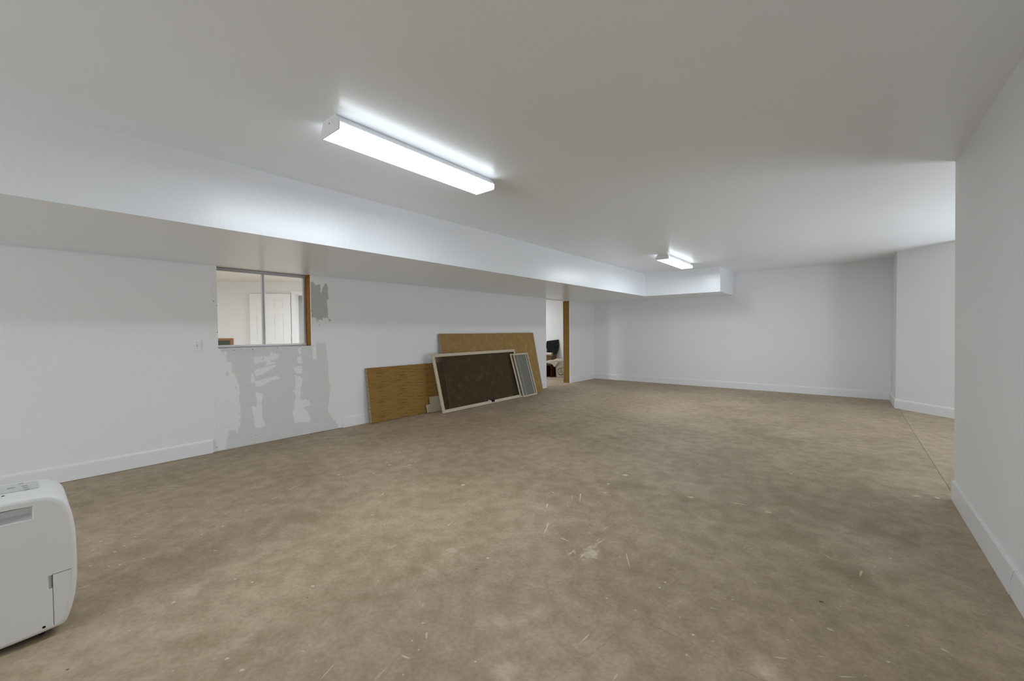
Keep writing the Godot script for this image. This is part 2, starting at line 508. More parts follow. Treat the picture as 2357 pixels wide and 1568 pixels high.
func paint_floor() -> void:
	rag = FastNoiseLite.new()
	rag.seed = 3
	rag.frequency = 0.03
	rag.fractal_octaves = 2
	spots = Image.create_empty(512, 300, false, Image.FORMAT_RF)
	_blotch(1358, -1083, 69, 0.16)
	_blotch(1098, -952, 63, 0.16)
	_blotch(1420, -1066, 51, 0.1)
	_blotch(1879, -602, 46, 0.16)
	_blotch(1103, -915, 31, -0.16)
	_blotch(1002, -1734, 34, -0.12)
	_blotch(1041, -1076, 54, -0.05)
	_blotch(2994, -1311, 158, -0.12)
	_blotch(3018, -921, 84, -0.12)
	_blotch(1919, -1728, 112, -0.08)
	_blotch(1866, -2302, 169, -0.07)
	_blotch(1373, -1652, 123, 0.06)
	_blotch(1261, -1881, 95, 0.06)
	_blotch(1284, -1721, 45, -0.1)
	_blotch(1691, -241, 68, 0.11)
	_blotch(1665, -218, 50, 0.06)
	_blotch(3252, 123, 112, -0.18)
	_blotch(3237, 227, 63, -0.15)
	_blotch(2638, -18, 118, -0.12)
	_blotch(2584, 42, 76, -0.12)
	_blotch(3324, -163, 123, -0.1)
	_blotch(2870, -237, 109, -0.1)
	_blotch(2716, -717, 138, 0.08)
	_blotch(3225, -445, 96, 0.08)
	_blotch(2679, 161, 68, -0.12)
	_blotch(2967, 439, 93, -0.06)
	_blotch(2500, -704, 82, -0.08)
	_blotch(2120, 60, 86, 0.05)
	_blotch(503, -2401, 35, 0.12)
	_blotch(595, -1824, 23, -0.15)
	_blotch(481, -1947, 59, -0.12)
	_blotch(383, -2033, 52, -0.1)
	_blotch(665, -1782, 60, -0.1)
	_blotch(860, -1677, 57, -0.08)
	_blotch(521, -2722, 157, -0.08)
	_blotch(437, -3136, 120, -0.08)
	_blotch(1179, -2763, 78, -0.1)
	_blotch(899, -2953, 113, -0.06)
	_blotch(2673, -4547, 99, -0.18)
	_blotch(2615, -4682, 91, -0.12)
	_blotch(4048, -2155, 38, -0.18)
	_blotch(4301, -2029, 66, -0.14)
	_blotch(2484, -3110, 70, -0.12)
	_blotch(4167, -2651, 282, -0.08)
	_blotch(1969, -1857, 108, -0.1)
	_blotch(3107, -1353, 164, -0.12)
	_blotch(5596, -903, 193, -0.12)
	_blotch(5373, -577, 162, -0.1)
	_blotch(4508, -791, 230, -0.08)
	_blotch(7555, -1437, 409, 0.1)
	_blotch(6460, -953, 240, 0.06)
	_blotch(5787, -474, 102, 0.1)
	_blotch(4281, -2052, 67, -0.15)
	_blotch(3504, -374, 96, -0.1)
	_blotch(3018, -907, 53, -0.12)
	_blotch(6526, 715, 162, -0.08)
	_blotch(3401, -1202, 86, -0.1)
	var near_im := floor_field(2048, 2048, 2.0, 0.0, -3496.0)
	var far_im := floor_field(2048, 1140, 5.0, -600.0, -5100.0)
	shots = [[near_im, 0.0, -3496.0, 2.0], [far_im, -600.0, -5100.0, 5.0]]
	_crack([876, -1993, 977, -1821, 1113, -1664, 1206, -1584, 1282, -1522], 2.2)
	_crack([1424, -1439, 1537, -1367, 1545, -1267], 1.8)
	_crack([1535, -1204, 1548, -1134, 1583, -1058, 1611, -947, 1630, -928, 1629, -867, 1653, -821, 1648, -736, 1639, -689, 1651, -659, 1648, -608, 1648, -537, 1652, -457], 2.8)
	_crack([1649, -619, 1648, -542, 1641, -497, 1653, -456], 2.8)
	_crack([1630, -416, 1637, -365, 1625, -295, 1629, -213], 2.6)
	_crack([1656, -661, 1766, -664, 1905, -654, 2090, -627, 2158, -644], 1.8)
	_crack([1639, -689, 1497, -719, 1381, -736, 1318, -758, 1241, -774, 1167, -788], 1.8)
	_crack([2511, 391, 2472, 416, 2396, 445], 2.0)
	_crack([4241, 267, 4292, 474, 4288, 581], 2.6)
	_crack([3045, -541, 3193, -522, 3654, -458, 3775, -453], 1.6)
	_mark(2143, -1470, 2008, -1408, 8, 1.0)
	_mark(2371, -1633, 2315, -1603, 7, 1.0)
	_mark(2023, -1302, 2019, -1229, 6, 1.0)
	_mark(1899, -1171, 1959, -1169, 6, 1.0)
	_mark(2101, -929, 1987, -859, 5, 1.0)
	_mark(1040, -1315, 1018, -1290, 5, 1.0)
	_mark(905, -1292, 916, -1258, 5, 1.0)
	_mark(1445, -796, 1371, -801, 4, 1.0)
	_mark(1336, -625, 1301, -625, 5, 1.0)
	_mark(2673, -1542, 2632, -1519, 7, 1.0)
	_mark(2601, -1571, 2558, -1549, 4, 1.0)
	_mark(1712, -1941, 1757, -1956, 6, 1.0)
	_mark(1716, -2699, 1770, -2729, 4, 1.0)
	_mark(2278, -1155, 2329, -1146, 5, 1.0)
	_mark(1315, -2004, 1378, -2001, 20, 0.4)
	_mark(1528, -1711, 1533, -1668, 33, 0.4)
	_mark(780, -1277, 848, -1294, 7, 0.4)
	_mark(2253, -2367, 2262, -2354, 15, 1.0)
	_mark(2565, -1716, 2571, -1709, 10, 1.0)
	_mark(1595, -1495, 1601, -1487, 10, 1.0)
	_mark(1348, -1822, 1351, -1818, 5, 1.0)
	_mark(2048, -944, 2052, -939, 7, 1.0)
	_mark(1976, -677, 1981, -672, 7, 1.0)
	_mark(1918, -683, 1922, -677, 7, 1.0)
	_mark(1700, -471, 1704, -466, 6, 1.0)
	_mark(2484, -1538, 2487, -1534, 4, 1.0)
	_mark(2427, -1503, 2430, -1499, 5, 1.0)
	_mark(2479, -1433, 2482, -1430, 4, 1.0)
	_mark(2492, -1476, 2494, -1472, 5, 1.0)
	_mark(2982, -1466, 2990, -1456, 13, 1.0)
	_mark(1057, -1058, 1061, -1053, 6, 1.0)
	_mark(1065, -1371, 1068, -1367, 6, 1.0)
	_mark(975, -1326, 978, -1322, 5, 1.0)
	_mark(1350, -801, 1351, -799, 3, 1.0)
	_mark(1579, -461, 1582, -457, 5, 1.0)
	_mark(1233, -756, 1235, -753, 3, 1.0)
	_mark(2184, -1200, 2189, -1193, 8, 1.0)
	_mark(2313, -1289, 2315, -1286, 4, 1.0)
	_mark(2252, -1235, 2254, -1231, 5, 1.0)
	_mark(2073, -1495, 2076, -1492, 5, 1.0)
	_mark(2126, -1418, 2129, -1414, 6, 1.0)
	_mark(1113, -1779, 1116, -1775, 5, 1.0)
	_mark(1137, -1464, 1139, -1461, 4, 1.0)
	_mark(856, -1218, 858, -1215, 4, 1.0)
	_mark(962, -1267, 964, -1264, 4, 1.0)
	_mark(1416, -2454, 1419, -2450, 4, 1.0)
	_mark(1319, -2422, 1322, -2419, 5, 1.0)
	_mark(1475, -2273, 1479, -2268, 7, 1.0)
	_mark(1690, -843, 1693, -838, 6, 1.0)
	_mark(1696, -709, 1699, -705, 4, 1.0)
	_mark(2480, -1084, 2483, -1080, 5, 1.0)
	_mark(2105, -793, 2106, -791, 3, 1.0)
	_mark(303, -3411, 310, -3402, 12, 1.0)
	_mark(261, -3306, 267, -3299, 9, 1.0)
	_mark(380, -3228, 386, -3221, 9, 1.0)
	_mark(335, -3181, 340, -3174, 8, 1.0)
	_mark(332, -2981, 337, -2975, 8, 1.0)
	_mark(231, -3090, 237, -3083, 9, 1.0)
	_mark(293, -3007, 297, -3003, 6, 1.0)
	_mark(271, -2975, 274, -2972, 5, 1.0)
	_mark(426, -2960, 430, -2955, 7, 1.0)
	_mark(438, -2368, 444, -2360, 10, 1.0)
	_mark(674, -2351, 678, -2345, 7, 1.0)
	_mark(278, -2284, 282, -2280, 6, 1.0)
	_mark(719, -2254, 723, -2248, 7, 1.0)
	_mark(819, -3064, 825, -3057, 9, 1.0)
	_mark(827, -3176, 830, -3171, 6, 1.0)
	_mark(702, -3036, 706, -3030, 7, 1.0)
	_mark(680, -1608, 682, -1604, 5, 1.0)
	_mark(484, -1796, 489, -1790, 8, 1.0)
	_mark(168, -2163, 171, -2160, 4, 1.0)
	_mark(501, -1692, 507, -1685, 9, 1.0)
	_mark(890, -1989, 895, -1982, 9, 1.0)
	_mark(694, -2749, 699, -2743, 8, 1.0)
	_mark(553, -3691, 559, -3683, 10, 1.0)
	_mark(441, -3321, 446, -3315, 8, 1.0)
	_mark(1269, -2592, 1272, -2588, 5, 1.0)
	_mark(1103, -2806, 1106, -2802, 6, 1.0)
	_mark(675, -2063, 677, -2061, 3, 1.0)
	_mark(513, -2093, 515, -2090, 3, 1.0)
	_mark(689, -1529, 691, -1526, 3, 1.0)
	_mark(341, -1884, 343, -1882, 3, 1.0)
	_mark(575, -4367, 602, -4343, 10, 0.8)
	_mark(655, -4315, 721, -4281, 10, 0.8)
	_mark(757, -4225, 852, -4135, 10, 0.8)
	_mark(1107, -3206, 1127, -3209, 10, 0.8)
	_mark(1187, -3279, 1231, -3288, 7, 0.8)
	_mark(1329, -3362, 1453, -3418, 6, 0.8)
	_mark(987, -3204, 1014, -3207, 8, 0.8)
	_mark(252, -4561, 314, -4560, 7, 0.8)
	_mark(659, -1428, 734, -1459, 3, 0.8)
	_mark(177, -2855, 217, -2851, 7, 0.8)
	_mark(2077, -56, 2077, -35, 6, 1.0)
	_mark(2214, 281, 2205, 301, 7, 1.0)
	_mark(1773, -202, 1792, -165, 5, 1.0)
	_mark(1815, -12, 1846, 31, 4, 1.0)
	_mark(1918, -460, 1924, -433, 4, 1.0)
	_mark(3193, -633, 3210, -548, 6, 1.0)
	_mark(2047, -181, 2041, -166, 5, 1.0)
	_mark(1880, -75, 1890, -56, 4, 1.0)
	_mark(2771, -114, 2719, -42, 3, 1.0)
	_mark(2684, 62, 2626, 54, 7, 1.0)
	_mark(2769, 113, 2773, 119, 7, 1.0)
	_mark(1982, -309, 1985, -305, 5, 1.0)
	_mark(1712, -402, 1716, -397, 7, 1.0)
	_mark(1577, -461, 1581, -456, 6, 1.0)
	_mark(1701, -471, 1705, -465, 7, 1.0)
	_mark(4138, 390, 4148, 402, 16, 1.0)
	_mark(4180, 503, 4190, 516, 17, 1.0)
	_mark(2007, -337, 2009, -333, 4, 1.0)
	_mark(2283, -16, 2285, -13, 4, 1.0)
	_mark(1901, -176, 1904, -172, 5, 1.0)
	_mark(2035, -395, 2039, -391, 6, 1.0)
	_mark(1996, -252, 1998, -250, 3, 1.0)
	_mark(2162, -89, 2164, -86, 3, 1.0)
	_mark(1771, -545, 1774, -542, 5, 1.0)
	_mark(2246, -337, 2249, -333, 5, 1.0)
	_mark(1746, -169, 1748, -166, 3, 1.0)
	_mark(2004, 121, 2008, 126, 6, 1.0)
	_mark(2301, 198, 2303, 201, 4, 1.0)
	_mark(2925, 181, 2929, 186, 7, 1.0)
	_mark(2176, -3260, 2186, -3246, 18, 1.0)
	_mark(2289, -3114, 2299, -3101, 16, 1.0)
	_mark(2370, -3128, 2377, -3119, 11, 1.0)
	_mark(2242, -3108, 2246, -3102, 8, 1.0)
	_mark(2160, -3128, 2166, -3121, 9, 1.0)
	_mark(1750, -3377, 1759, -3365, 15, 1.0)
	_mark(1749, -3308, 1755, -3300, 10, 1.0)
	_mark(1958, -3175, 1965, -3166, 12, 1.0)
	_mark(2246, -2364, 2257, -2351, 18, 1.0)
	_mark(2358, -2797, 2363, -2791, 8, 1.0)
	_mark(3222, -3260, 3227, -3253, 8, 1.0)
	_mark(2565, -1717, 2571, -1709, 10, 1.0)
	_mark(2003, -2806, 2007, -2800, 7, 1.0)
	_mark(2337, -3451, 2340, -3446, 6, 1.0)
	_mark(2352, -3318, 2357, -3312, 7, 1.0)
	_mark(3113, -4708, 3121, -4697, 14, 1.0)
	_mark(3827, -4258, 3833, -4250, 10, 1.0)
	_mark(4013, -4388, 4022, -4376, 15, 1.0)
	_mark(5860, -4362, 5877, -4339, 29, 1.0)
	_mark(3807, -3123, 3816, -3111, 16, 1.0)
	_mark(3728, -3274, 3733, -3268, 7, 1.0)
	_mark(2982, -1471, 2989, -1463, 11, 1.0)
	_mark(2802, -1410, 2812, -1397, 17, 1.0)
	_mark(2425, -1501, 2428, -1497, 5, 1.0)
	_mark(2475, -1430, 2478, -1427, 4, 1.0)
	_mark(3251, -1442, 3266, -1423, 25, 1.0)
	_mark(1747, -2936, 1750, -2932, 5, 1.0)
	_mark(1298, -2790, 1302, -2786, 6, 1.0)
	_mark(2156, -1603, 2160, -1598, 7, 1.0)
	_mark(1729, -2699, 1764, -2723, 6, 1.0)
	_mark(2448, -3507, 2496, -3545, 8, 1.0)
	_mark(2315, -1603, 2372, -1636, 8, 1.0)
	_mark(2674, -1542, 2542, -1472, 7, 1.0)
	_mark(1489, -2458, 1514, -2445, 7, 1.0)
	_mark(5545, -1421, 5559, -1403, 22, 1.0)
	_mark(8257, -1660, 8278, -1632, 34, 1.0)
	_mark(8215, -1491, 8230, -1470, 26, 1.0)
	_mark(4149, 404, 4158, 415, 15, 1.0)
	_mark(4182, 502, 4192, 514, 16, 1.0)
	_mark(4141, -369, 4150, -359, 14, 1.0)
	_mark(3563, -938, 3568, -932, 7, 1.0)
	_mark(3187, -1335, 3191, -1331, 6, 1.0)
	_mark(6106, -2405, 6117, -2391, 18, 1.0)
	_mark(3111, -883, 3125, -864, 24, 1.0)
	_mark(3170, -401, 3183, -385, 20, 1.0)
	_mark(3252, -1451, 3267, -1431, 25, 1.0)
	_mark(8439, -246, 8460, -217, 35, 1.0)
	_mark(3185, -632, 3212, -530, 5, 1.0)
	_mark(1955, -1089, 2031, -1066, 42, 0.55)
	_mark(2009, -1105, 1959, -1037, 36, 0.55)
	_mark(2045, -1110, 2085, -1099, 22, 0.55)
	_mark(2087, -1109, 2163, -1094, 11, 0.55)
	_mark(2122, -1118, 2167, -1121, 8, 0.55)
	_mark(2063, -1088, 2016, -1043, 7, 0.55)
	_mark(1907, -1102, 2011, -1115, 8, 0.55)
	_mark(1905, -1083, 1892, -1083, 13, 0.55)
	_mark(1945, -1166, 1922, -1143, 12, 0.55)
	_mark(2112, -1104, 2140, -1090, 7, 0.55)
	_mark(1484, -1469, 1489, -1463, 8, -1.0)
	_mark(1504, -879, 1506, -877, 3, -1.0)
	_mark(1486, -495, 1487, -494, 2, -1.0)
	_mark(99, -2195, 102, -2191, 5, -1.0)
	_mark(2266, -84, 2272, -77, 9, -1.0)
	_mark(3727, 130, 3730, 134, 5, -1.0)
	_mark(2769, 184, 2771, 186, 3, -1.0)
	_mark(1796, -142, 1797, -140, 2, -1.0)
	_mark(2201, -577, 2203, -575, 3, -1.0)
	_mark(4372, -195, 4376, -190, 6, -1.0)
	_mark(5071, -128, 5076, -121, 9, -1.0)
	_mark(5045, -161, 5049, -156, 6, -1.0)
	_mark(3921, -1052, 3928, -1044, 11, -1.0)
	_mark(3727, 128, 3731, 133, 7, -1.0)
	_mark(3908, -109, 3911, -105, 6, -1.0)
	_mark(834, -1922, 837, -1918, 5, -1.0)
	var rng := RandomNumberGenerator.new()
	rng.seed = 77
	for i in 1000:      # the many small flecks of dried paint
		var p := Vector2(rng.randf_range(0, 9300), rng.randf_range(-4950, 500))
		var d := Vector2.from_angle(rng.randf() * TAU) * rng.randf_range(0.0, 9.0)
		_mark(int(p.x), int(p.y), int(p.x + d.x), int(p.y + d.y), int(rng.randf_range(2, 5)), rng.randf_range(0.3, 0.85))
	for i in 60:
		var p := Vector2(rng.randf_range(200, 9000), rng.randf_range(-4900, 400))
		var d := Vector2.from_angle(rng.randf() * TAU) * rng.randf_range(20.0, 90.0)
		_mark(int(p.x), int(p.y), int(p.x + d.x), int(p.y + d.y), 3, 0.28)
	var bump := noise_tex(0.02, 5, FastNoiseLite.TYPE_SIMPLEX_SMOOTH, 41, 512, 3.0)
	for q in [["floor_near", near_im], ["floor_far", far_im]]:
		var m := StandardMaterial3D.new()
		m.albedo_texture = ImageTexture.create_from_image(q[1])
		m.roughness = 0.62
		m.metallic_specular = 0.4
		M[q[0]] = m

func slab_rect(st: SurfaceTool, x0: float, z0: float, x1: float, z1: float, near: bool) -> void:
	var uv := func(p: Vector3) -> Vector2:
		return Vector2(p.x / 4.096, (p.z + 3.496) / 4.096) if near else Vector2((p.x + 0.6) / 10.24, (p.z + 5.1) / 5.7)
	var a := Vector3(x0, 0, z0)
	var b := Vector3(x1, 0, z0)
	var c := Vector3(x1, 0, z1)
	var d := Vector3(x0, 0, z1)
	tri(st, a, b, c, Vector3.UP, uv.call(a), uv.call(b), uv.call(c))
	tri(st, a, c, d, Vector3.UP, uv.call(a), uv.call(c), uv.call(d))

func build_floor() -> void:
	paint_floor()
	var f := structure("floor")
	var st := begin()
	slab_rect(st, 0.0, -3.496, 4.096, 0.600, true)
	st.generate_normals()
	var mesh := st.commit()
	st = begin()
	slab_rect(st, -6.1, ZL - 0.3, 0.0, 0.6, false)
	slab_rect(st, 0.0, ZL - 0.3, 4.096, -3.496, false)
	slab_rect(st, 4.096, ZL - 0.3, 9.6, 0.6, false)
	for q in [[Vector3(-6.1, 0, ZL - 0.3), Vector3(9.6, 0, ZL - 0.3), Vector3.FORWARD], [Vector3(-6.1, 0, 0.6), Vector3(9.6, 0, 0.6), Vector3.BACK], [Vector3(-6.1, 0, ZL - 0.3), Vector3(-6.1, 0, 0.6), Vector3.LEFT], [Vector3(9.6, 0, ZL - 0.3), Vector3(9.6, 0, 0.6), Vector3.RIGHT]]:
		quad(st, q[0], q[1], q[1] - Vector3(0, 0.12, 0), q[0] - Vector3(0, 0.12, 0), q[2])
	quad(st, Vector3(-6.1, -0.12, ZL - 0.3), Vector3(9.6, -0.12, ZL - 0.3), Vector3(9.6, -0.12, 0.6), Vector3(-6.1, -0.12, 0.6), Vector3.DOWN)
	st.generate_normals()
	mesh = st.commit(mesh)
	mesh.surface_set_material(0, M.floor_near)
	mesh.surface_set_material(1, M.floor_far)
	var main := MeshInstance3D.new()
	main.name = "slab"
	main.mesh = mesh
	f.add_child(main)
	# the slab of the recess on the right is cast against it with an open joint; so is the one of the room behind
	st = begin()
	slab_rect(st, -6.1, 0.6025, 9.6, 3.75, false)
	quad(st, Vector3(-6.1, 0, 0.6025), Vector3(9.6, 0, 0.6025), Vector3(9.6, -0.12, 0.6025), Vector3(-6.1, -0.12, 0.6025), Vector3.FORWARD)
	quad(st, Vector3(-6.1, -0.12, 0.6025), Vector3(9.6, -0.12, 0.6025), Vector3(9.6, -0.12, 3.75), Vector3(-6.1, -0.12, 3.75), Vector3.DOWN)
	done("slab", st, M.floor_far, f)
	st = begin()
	slab_rect(st, -2.0, -12.4, 9.6, ZL - 0.303, false)
	quad(st, Vector3(-2.0, 0, ZL - 0.303), Vector3(9.6, 0, ZL - 0.303), Vector3(9.6, -0.12, ZL - 0.303), Vector3(-2.0, -0.12, ZL - 0.303), Vector3.BACK)
	quad(st, Vector3(-2.0, -0.12, -12.4), Vector3(9.6, -0.12, -12.4), Vector3(9.6, -0.12, ZL - 0.303), Vector3(-2.0, -0.12, ZL - 0.303), Vector3.DOWN)
	done("slab", st, M.floor_far, f)

# ---------------------------------------------------------------- the shell

func build_ceiling() -> void:
	var c := structure("ceiling")
	var st := begin()
	span(st, Vector3(-6.2, CEIL, ZL - 0.2), Vector3(9.6, CEIL + 0.12, 3.75))
	done("ceiling_panel", st, M.ceiling, c)
	# the L-shaped boxed soffit along the left wall and a little of the far wall
	st = begin()
	prism(st, PackedVector2Array([Vector2(-6.1, -5.02), Vector2(XF + 0.02, -5.02), Vector2(XF + 0.02, -1.8299), Vector2(8.2978, -1.8299), Vector2(8.2978, -3.2485), Vector2(-6.1, -3.2485)]), Vector3(0, LOW, 0), Vector3.RIGHT, Vector3.BACK, Vector3(0, CEIL - LOW + 0.02, 0))
	done("soffit", st, M.ceiling, c)
	c = structure("ceiling_001")
	st = begin()
	span(st, Vector3(-2.1, 2.25, -12.4), Vector3(9.6, 2.37, ZB + 0.01))
	done("ceiling_panel", st, M.back_paint, c)

var panel: Image
const drywall_paper := Color(0.864, 0.862, 0.853)
const compound := Color(0.94, 0.94, 0.94)
const bare_dark := Color(0.75, 0.745, 0.73)

func _poly(im: Image, flat: Array, col: Color) -> void:    # mm on the panel; ragged edge as a filling knife or roller leaves it
	var pts := PackedVector2Array()
	for i in range(0, flat.size(), 2):
		pts.append(Vector2(flat[i], flat[i + 1]))
	var lo := pts[0]
	var hi := pts[0]
	for p in pts:
		lo = lo.min(p)
		hi = hi.max(p)
	for py in range(maxi(0, int((1930.0 - hi.y - 15.0) / 1.5)), mini(im.get_height() - 1, int((1930.0 - lo.y + 15.0) / 1.5)) + 1):
		var y := 1930.0 - (py + 0.5) * 1.5
		for px in range(maxi(0, int((lo.x - 15.0) / 1.5)), mini(im.get_width() - 1, int((hi.x + 15.0) / 1.5)) + 1):
			var x := (px + 0.5) * 1.5
			var w := Vector2(x + 9.0 * rag.get_noise_2d(x * 1.2, y * 1.2) + 5.0 * rag.get_noise_2d(x * 5.0, y * 5.0), y + 9.0 * rag.get_noise_2d(x * 1.2 + 700.0, y * 1.2) + 5.0 * rag.get_noise_2d(x * 5.0 + 700.0, y * 5.0))
			if Geometry2D.is_point_in_polygon(w, pts):
				var g := 1.0 + 0.014 * rag.get_noise_2d(x * 0.25, y * 0.4) + 0.012 * rag.get_noise_2d(x * 8.0, y * 8.0)
				im.set_pixel(px, py, Color(col.r * g, col.g * g, col.b * g))

func _dot(im: Image, x: int, y: int) -> void:
	for py in range(-3, 4):
		for px in range(-3, 4):
			if px * px + py * py <= 6:
				var qx := int(x / 1.5) + px
				var qy := int((1930.0 - y) / 1.5) + py
				if qx >= 0 and qy >= 0 and qx < im.get_width() and qy < im.get_height():
					im.set_pixel(qx, qy, Color(0.12, 0.11, 0.10))

func paint_panel() -> void:
	var im := Image.create_empty(870, 1290, false, Image.FORMAT_RGB8)
	im.fill(Color(0.935, 0.935, 0.935))
	var nails := [32, 1514, 40, 1367, 34, 1240, 7, 1558, 180, 1048, 355, 1049, 606, 1058, 852, 1056, 1003, 1713, 999, 1495, 1088, 1322, 368, 102, 7, 51]
	_poly(im, [48, 1068, 61, 1038, 113, 1036, 114, 926, 156, 923, 154, 808, 182, 798, 198, 738, 212, 679, 224, 586, 212, 538, 228, 435, 220, 219, 199, 215, 201, 140, 177, 194, 117, 210, 116, 157, 94, 120, 86, 32, 94, 2, 434, -3, 899, 8, 1336, 1, 1326, 23, 1276, 82, 1227, 159, 1193, 214, 1179, 294, 1201, 408, 1204, 525, 1201, 623, 1192, 712, 1190, 829, 1181, 926, 1173, 1004, 1165, 1092, 1045, 1105, 1044, 1057, 997, 1063, 821, 1069], drywall_paper)
	_poly(im, [989, 1837, 1019, 1848, 1053, 1803, 1080, 1819, 1115, 1822, 1109, 1733, 1122, 1707, 1141, 1788, 1183, 1845, 1205, 1811, 1205, 1676, 1221, 1655, 1188, 1639, 1200, 1541, 1202, 1415, 1134, 1405, 1129, 1374, 1045, 1403, 998, 1420, 989, 1611], bare_dark)
	_poly(im, [1049, 1393, 1080, 1377, 1071, 1358], bare_dark)
	_poly(im, [1207, 1397, 1244, 1394, 1220, 1351], bare_dark)
	_poly(im, [997, 1249, 1032, 1245, 999, 1235], drywall_paper)
	_poly(im, [361, 965, 446, 970, 525, 974, 550, 1030, 562, 994, 586, 1015, 574, 989, 627, 987, 618, 947, 580, 923, 532, 913, 527, 873, 479, 855, 492, 906, 445, 905, 375, 884, 364, 910], compound)
	_poly(im, [531, 899, 584, 898, 580, 881, 527, 873], compound)
	_poly(im, [362, 816, 412, 834, 531, 860, 612, 868, 571, 835, 482, 790, 442, 767, 380, 747], compound)
	_poly(im, [331, 785, 358, 787, 366, 722, 348, 677, 326, 692], compound)
	_poly(im, [364, 701, 417, 705, 512, 722, 577, 742, 622, 750, 585, 728, 634, 710, 527, 689, 439, 638, 393, 632, 370, 662], compound)
	_poly(im, [373, 585, 399, 565, 446, 559, 449, 515, 432, 474, 433, 310, 466, 195, 395, 174, 361, 193, 345, 316, 328, 421, 358, 433, 377, 405, 386, 481, 376, 542], compound)
	_poly(im, [838, 1055, 869, 1054, 859, 973, 832, 977], compound)
	_poly(im, [818, 946, 871, 941, 877, 878, 861, 856, 817, 868], compound)
	_poly(im, [789, 810, 834, 834, 877, 831, 879, 785, 863, 735, 806, 749, 783, 792], compound)
	_poly(im, [792, 737, 822, 706, 849, 713, 875, 674, 855, 565, 844, 455, 862, 425, 907, 428, 952, 394, 979, 366, 933, 340, 869, 336, 931, 279, 966, 175, 957, 153, 781, 161, 769, 227, 753, 303, 776, 354, 782, 426, 796, 461, 788, 517, 750, 558, 789, 545, 799, 626], compound)
	_poly(im, [1000, 1059, 1044, 1057, 1049, 903, 1003, 906], compound)
	_poly(im, [500, 519, 520, 519, 516, 511], compound)
	_poly(im, [102, 821, 126, 827, 118, 779, 99, 780], drywall_paper)
	_poly(im, [179, 682, 196, 639, 192, 619, 182, 641], drywall_paper)
	_poly(im, [100, 528, 120, 517, 109, 512], drywall_paper)
	_poly(im, [446, 957, 467, 955, 465, 934, 445, 938], drywall_paper)
	_poly(im, [202, 369, 216, 370, 212, 346], drywall_paper)
	_poly(im, [204, 302, 215, 296, 209, 278], drywall_paper)
	_poly(im, [157, 264, 171, 254, 162, 248], drywall_paper)
	_poly(im, [104, 245, 121, 250, 110, 236], drywall_paper)
	_poly(im, [151, 677, 158, 685, 151, 657], drywall_paper)
	_poly(im, [1209, 564, 1234, 561, 1224, 523], drywall_paper)
	_poly(im, [1182, 138, 1236, 108, 1225, 71], drywall_paper)
	_poly(im, [1200, 311, 1214, 299, 1199, 286], drywall_paper)
	for k in 13: _dot(im, nails[k * 2], nails[k * 2 + 1])
	# mildew specks below the sill
	var rng := RandomNumberGenerator.new()
	rng.seed = 9
	for i in 2600:
		var x := absf(rng.randfn(0.0, 0.33)) * 1000.0 + 60.0
		var y := 1062.0 - absf(rng.randfn(0.0, 45.0))
		if x < 60.0 or x > 900.0 or rag.get_noise_2d(x * 0.8, y * 0.8) < -0.05:
			continue
		var px := int(x / 1.5)
		var py := int((1930.0 - y) / 1.5)
		im.set_pixel(px, py, im.get_pixel(px, py).darkened(0.18))
	for i in 160:       # chips along the old corner bead left of the window
		var y := rng.randf_range(1100.0, 1900.0)
		if rag.get_noise_2d(y, 40.0) > 0.15:
			im.set_pixel(int(rng.randf_range(1.0, 9.0)), int((1930.0 - y) / 1.5), Color(0.35, 0.35, 0.34))
	panel = im
	var m := StandardMaterial3D.new()
	m.albedo_texture = ImageTexture.create_from_image(im)
	m.roughness = 0.62
	M.panel = m

func wall_prism(called: String, outline: PackedVector2Array, z_front: float, thick: float, m: Material, parent: Node) -> void:
	var st := begin()
	prism(st, outline, Vector3(0, 0, z_front), Vector3.RIGHT, Vector3.UP, Vector3(0, 0, -thick))
	done(called, st, m, parent)

func rect(x0: float, y0: float, x1: float, y1: float) -> PackedVector2Array:
	return PackedVector2Array([Vector2(x0, y0), Vector2(x1, y0), Vector2(x1, y1), Vector2(x0, y1)])

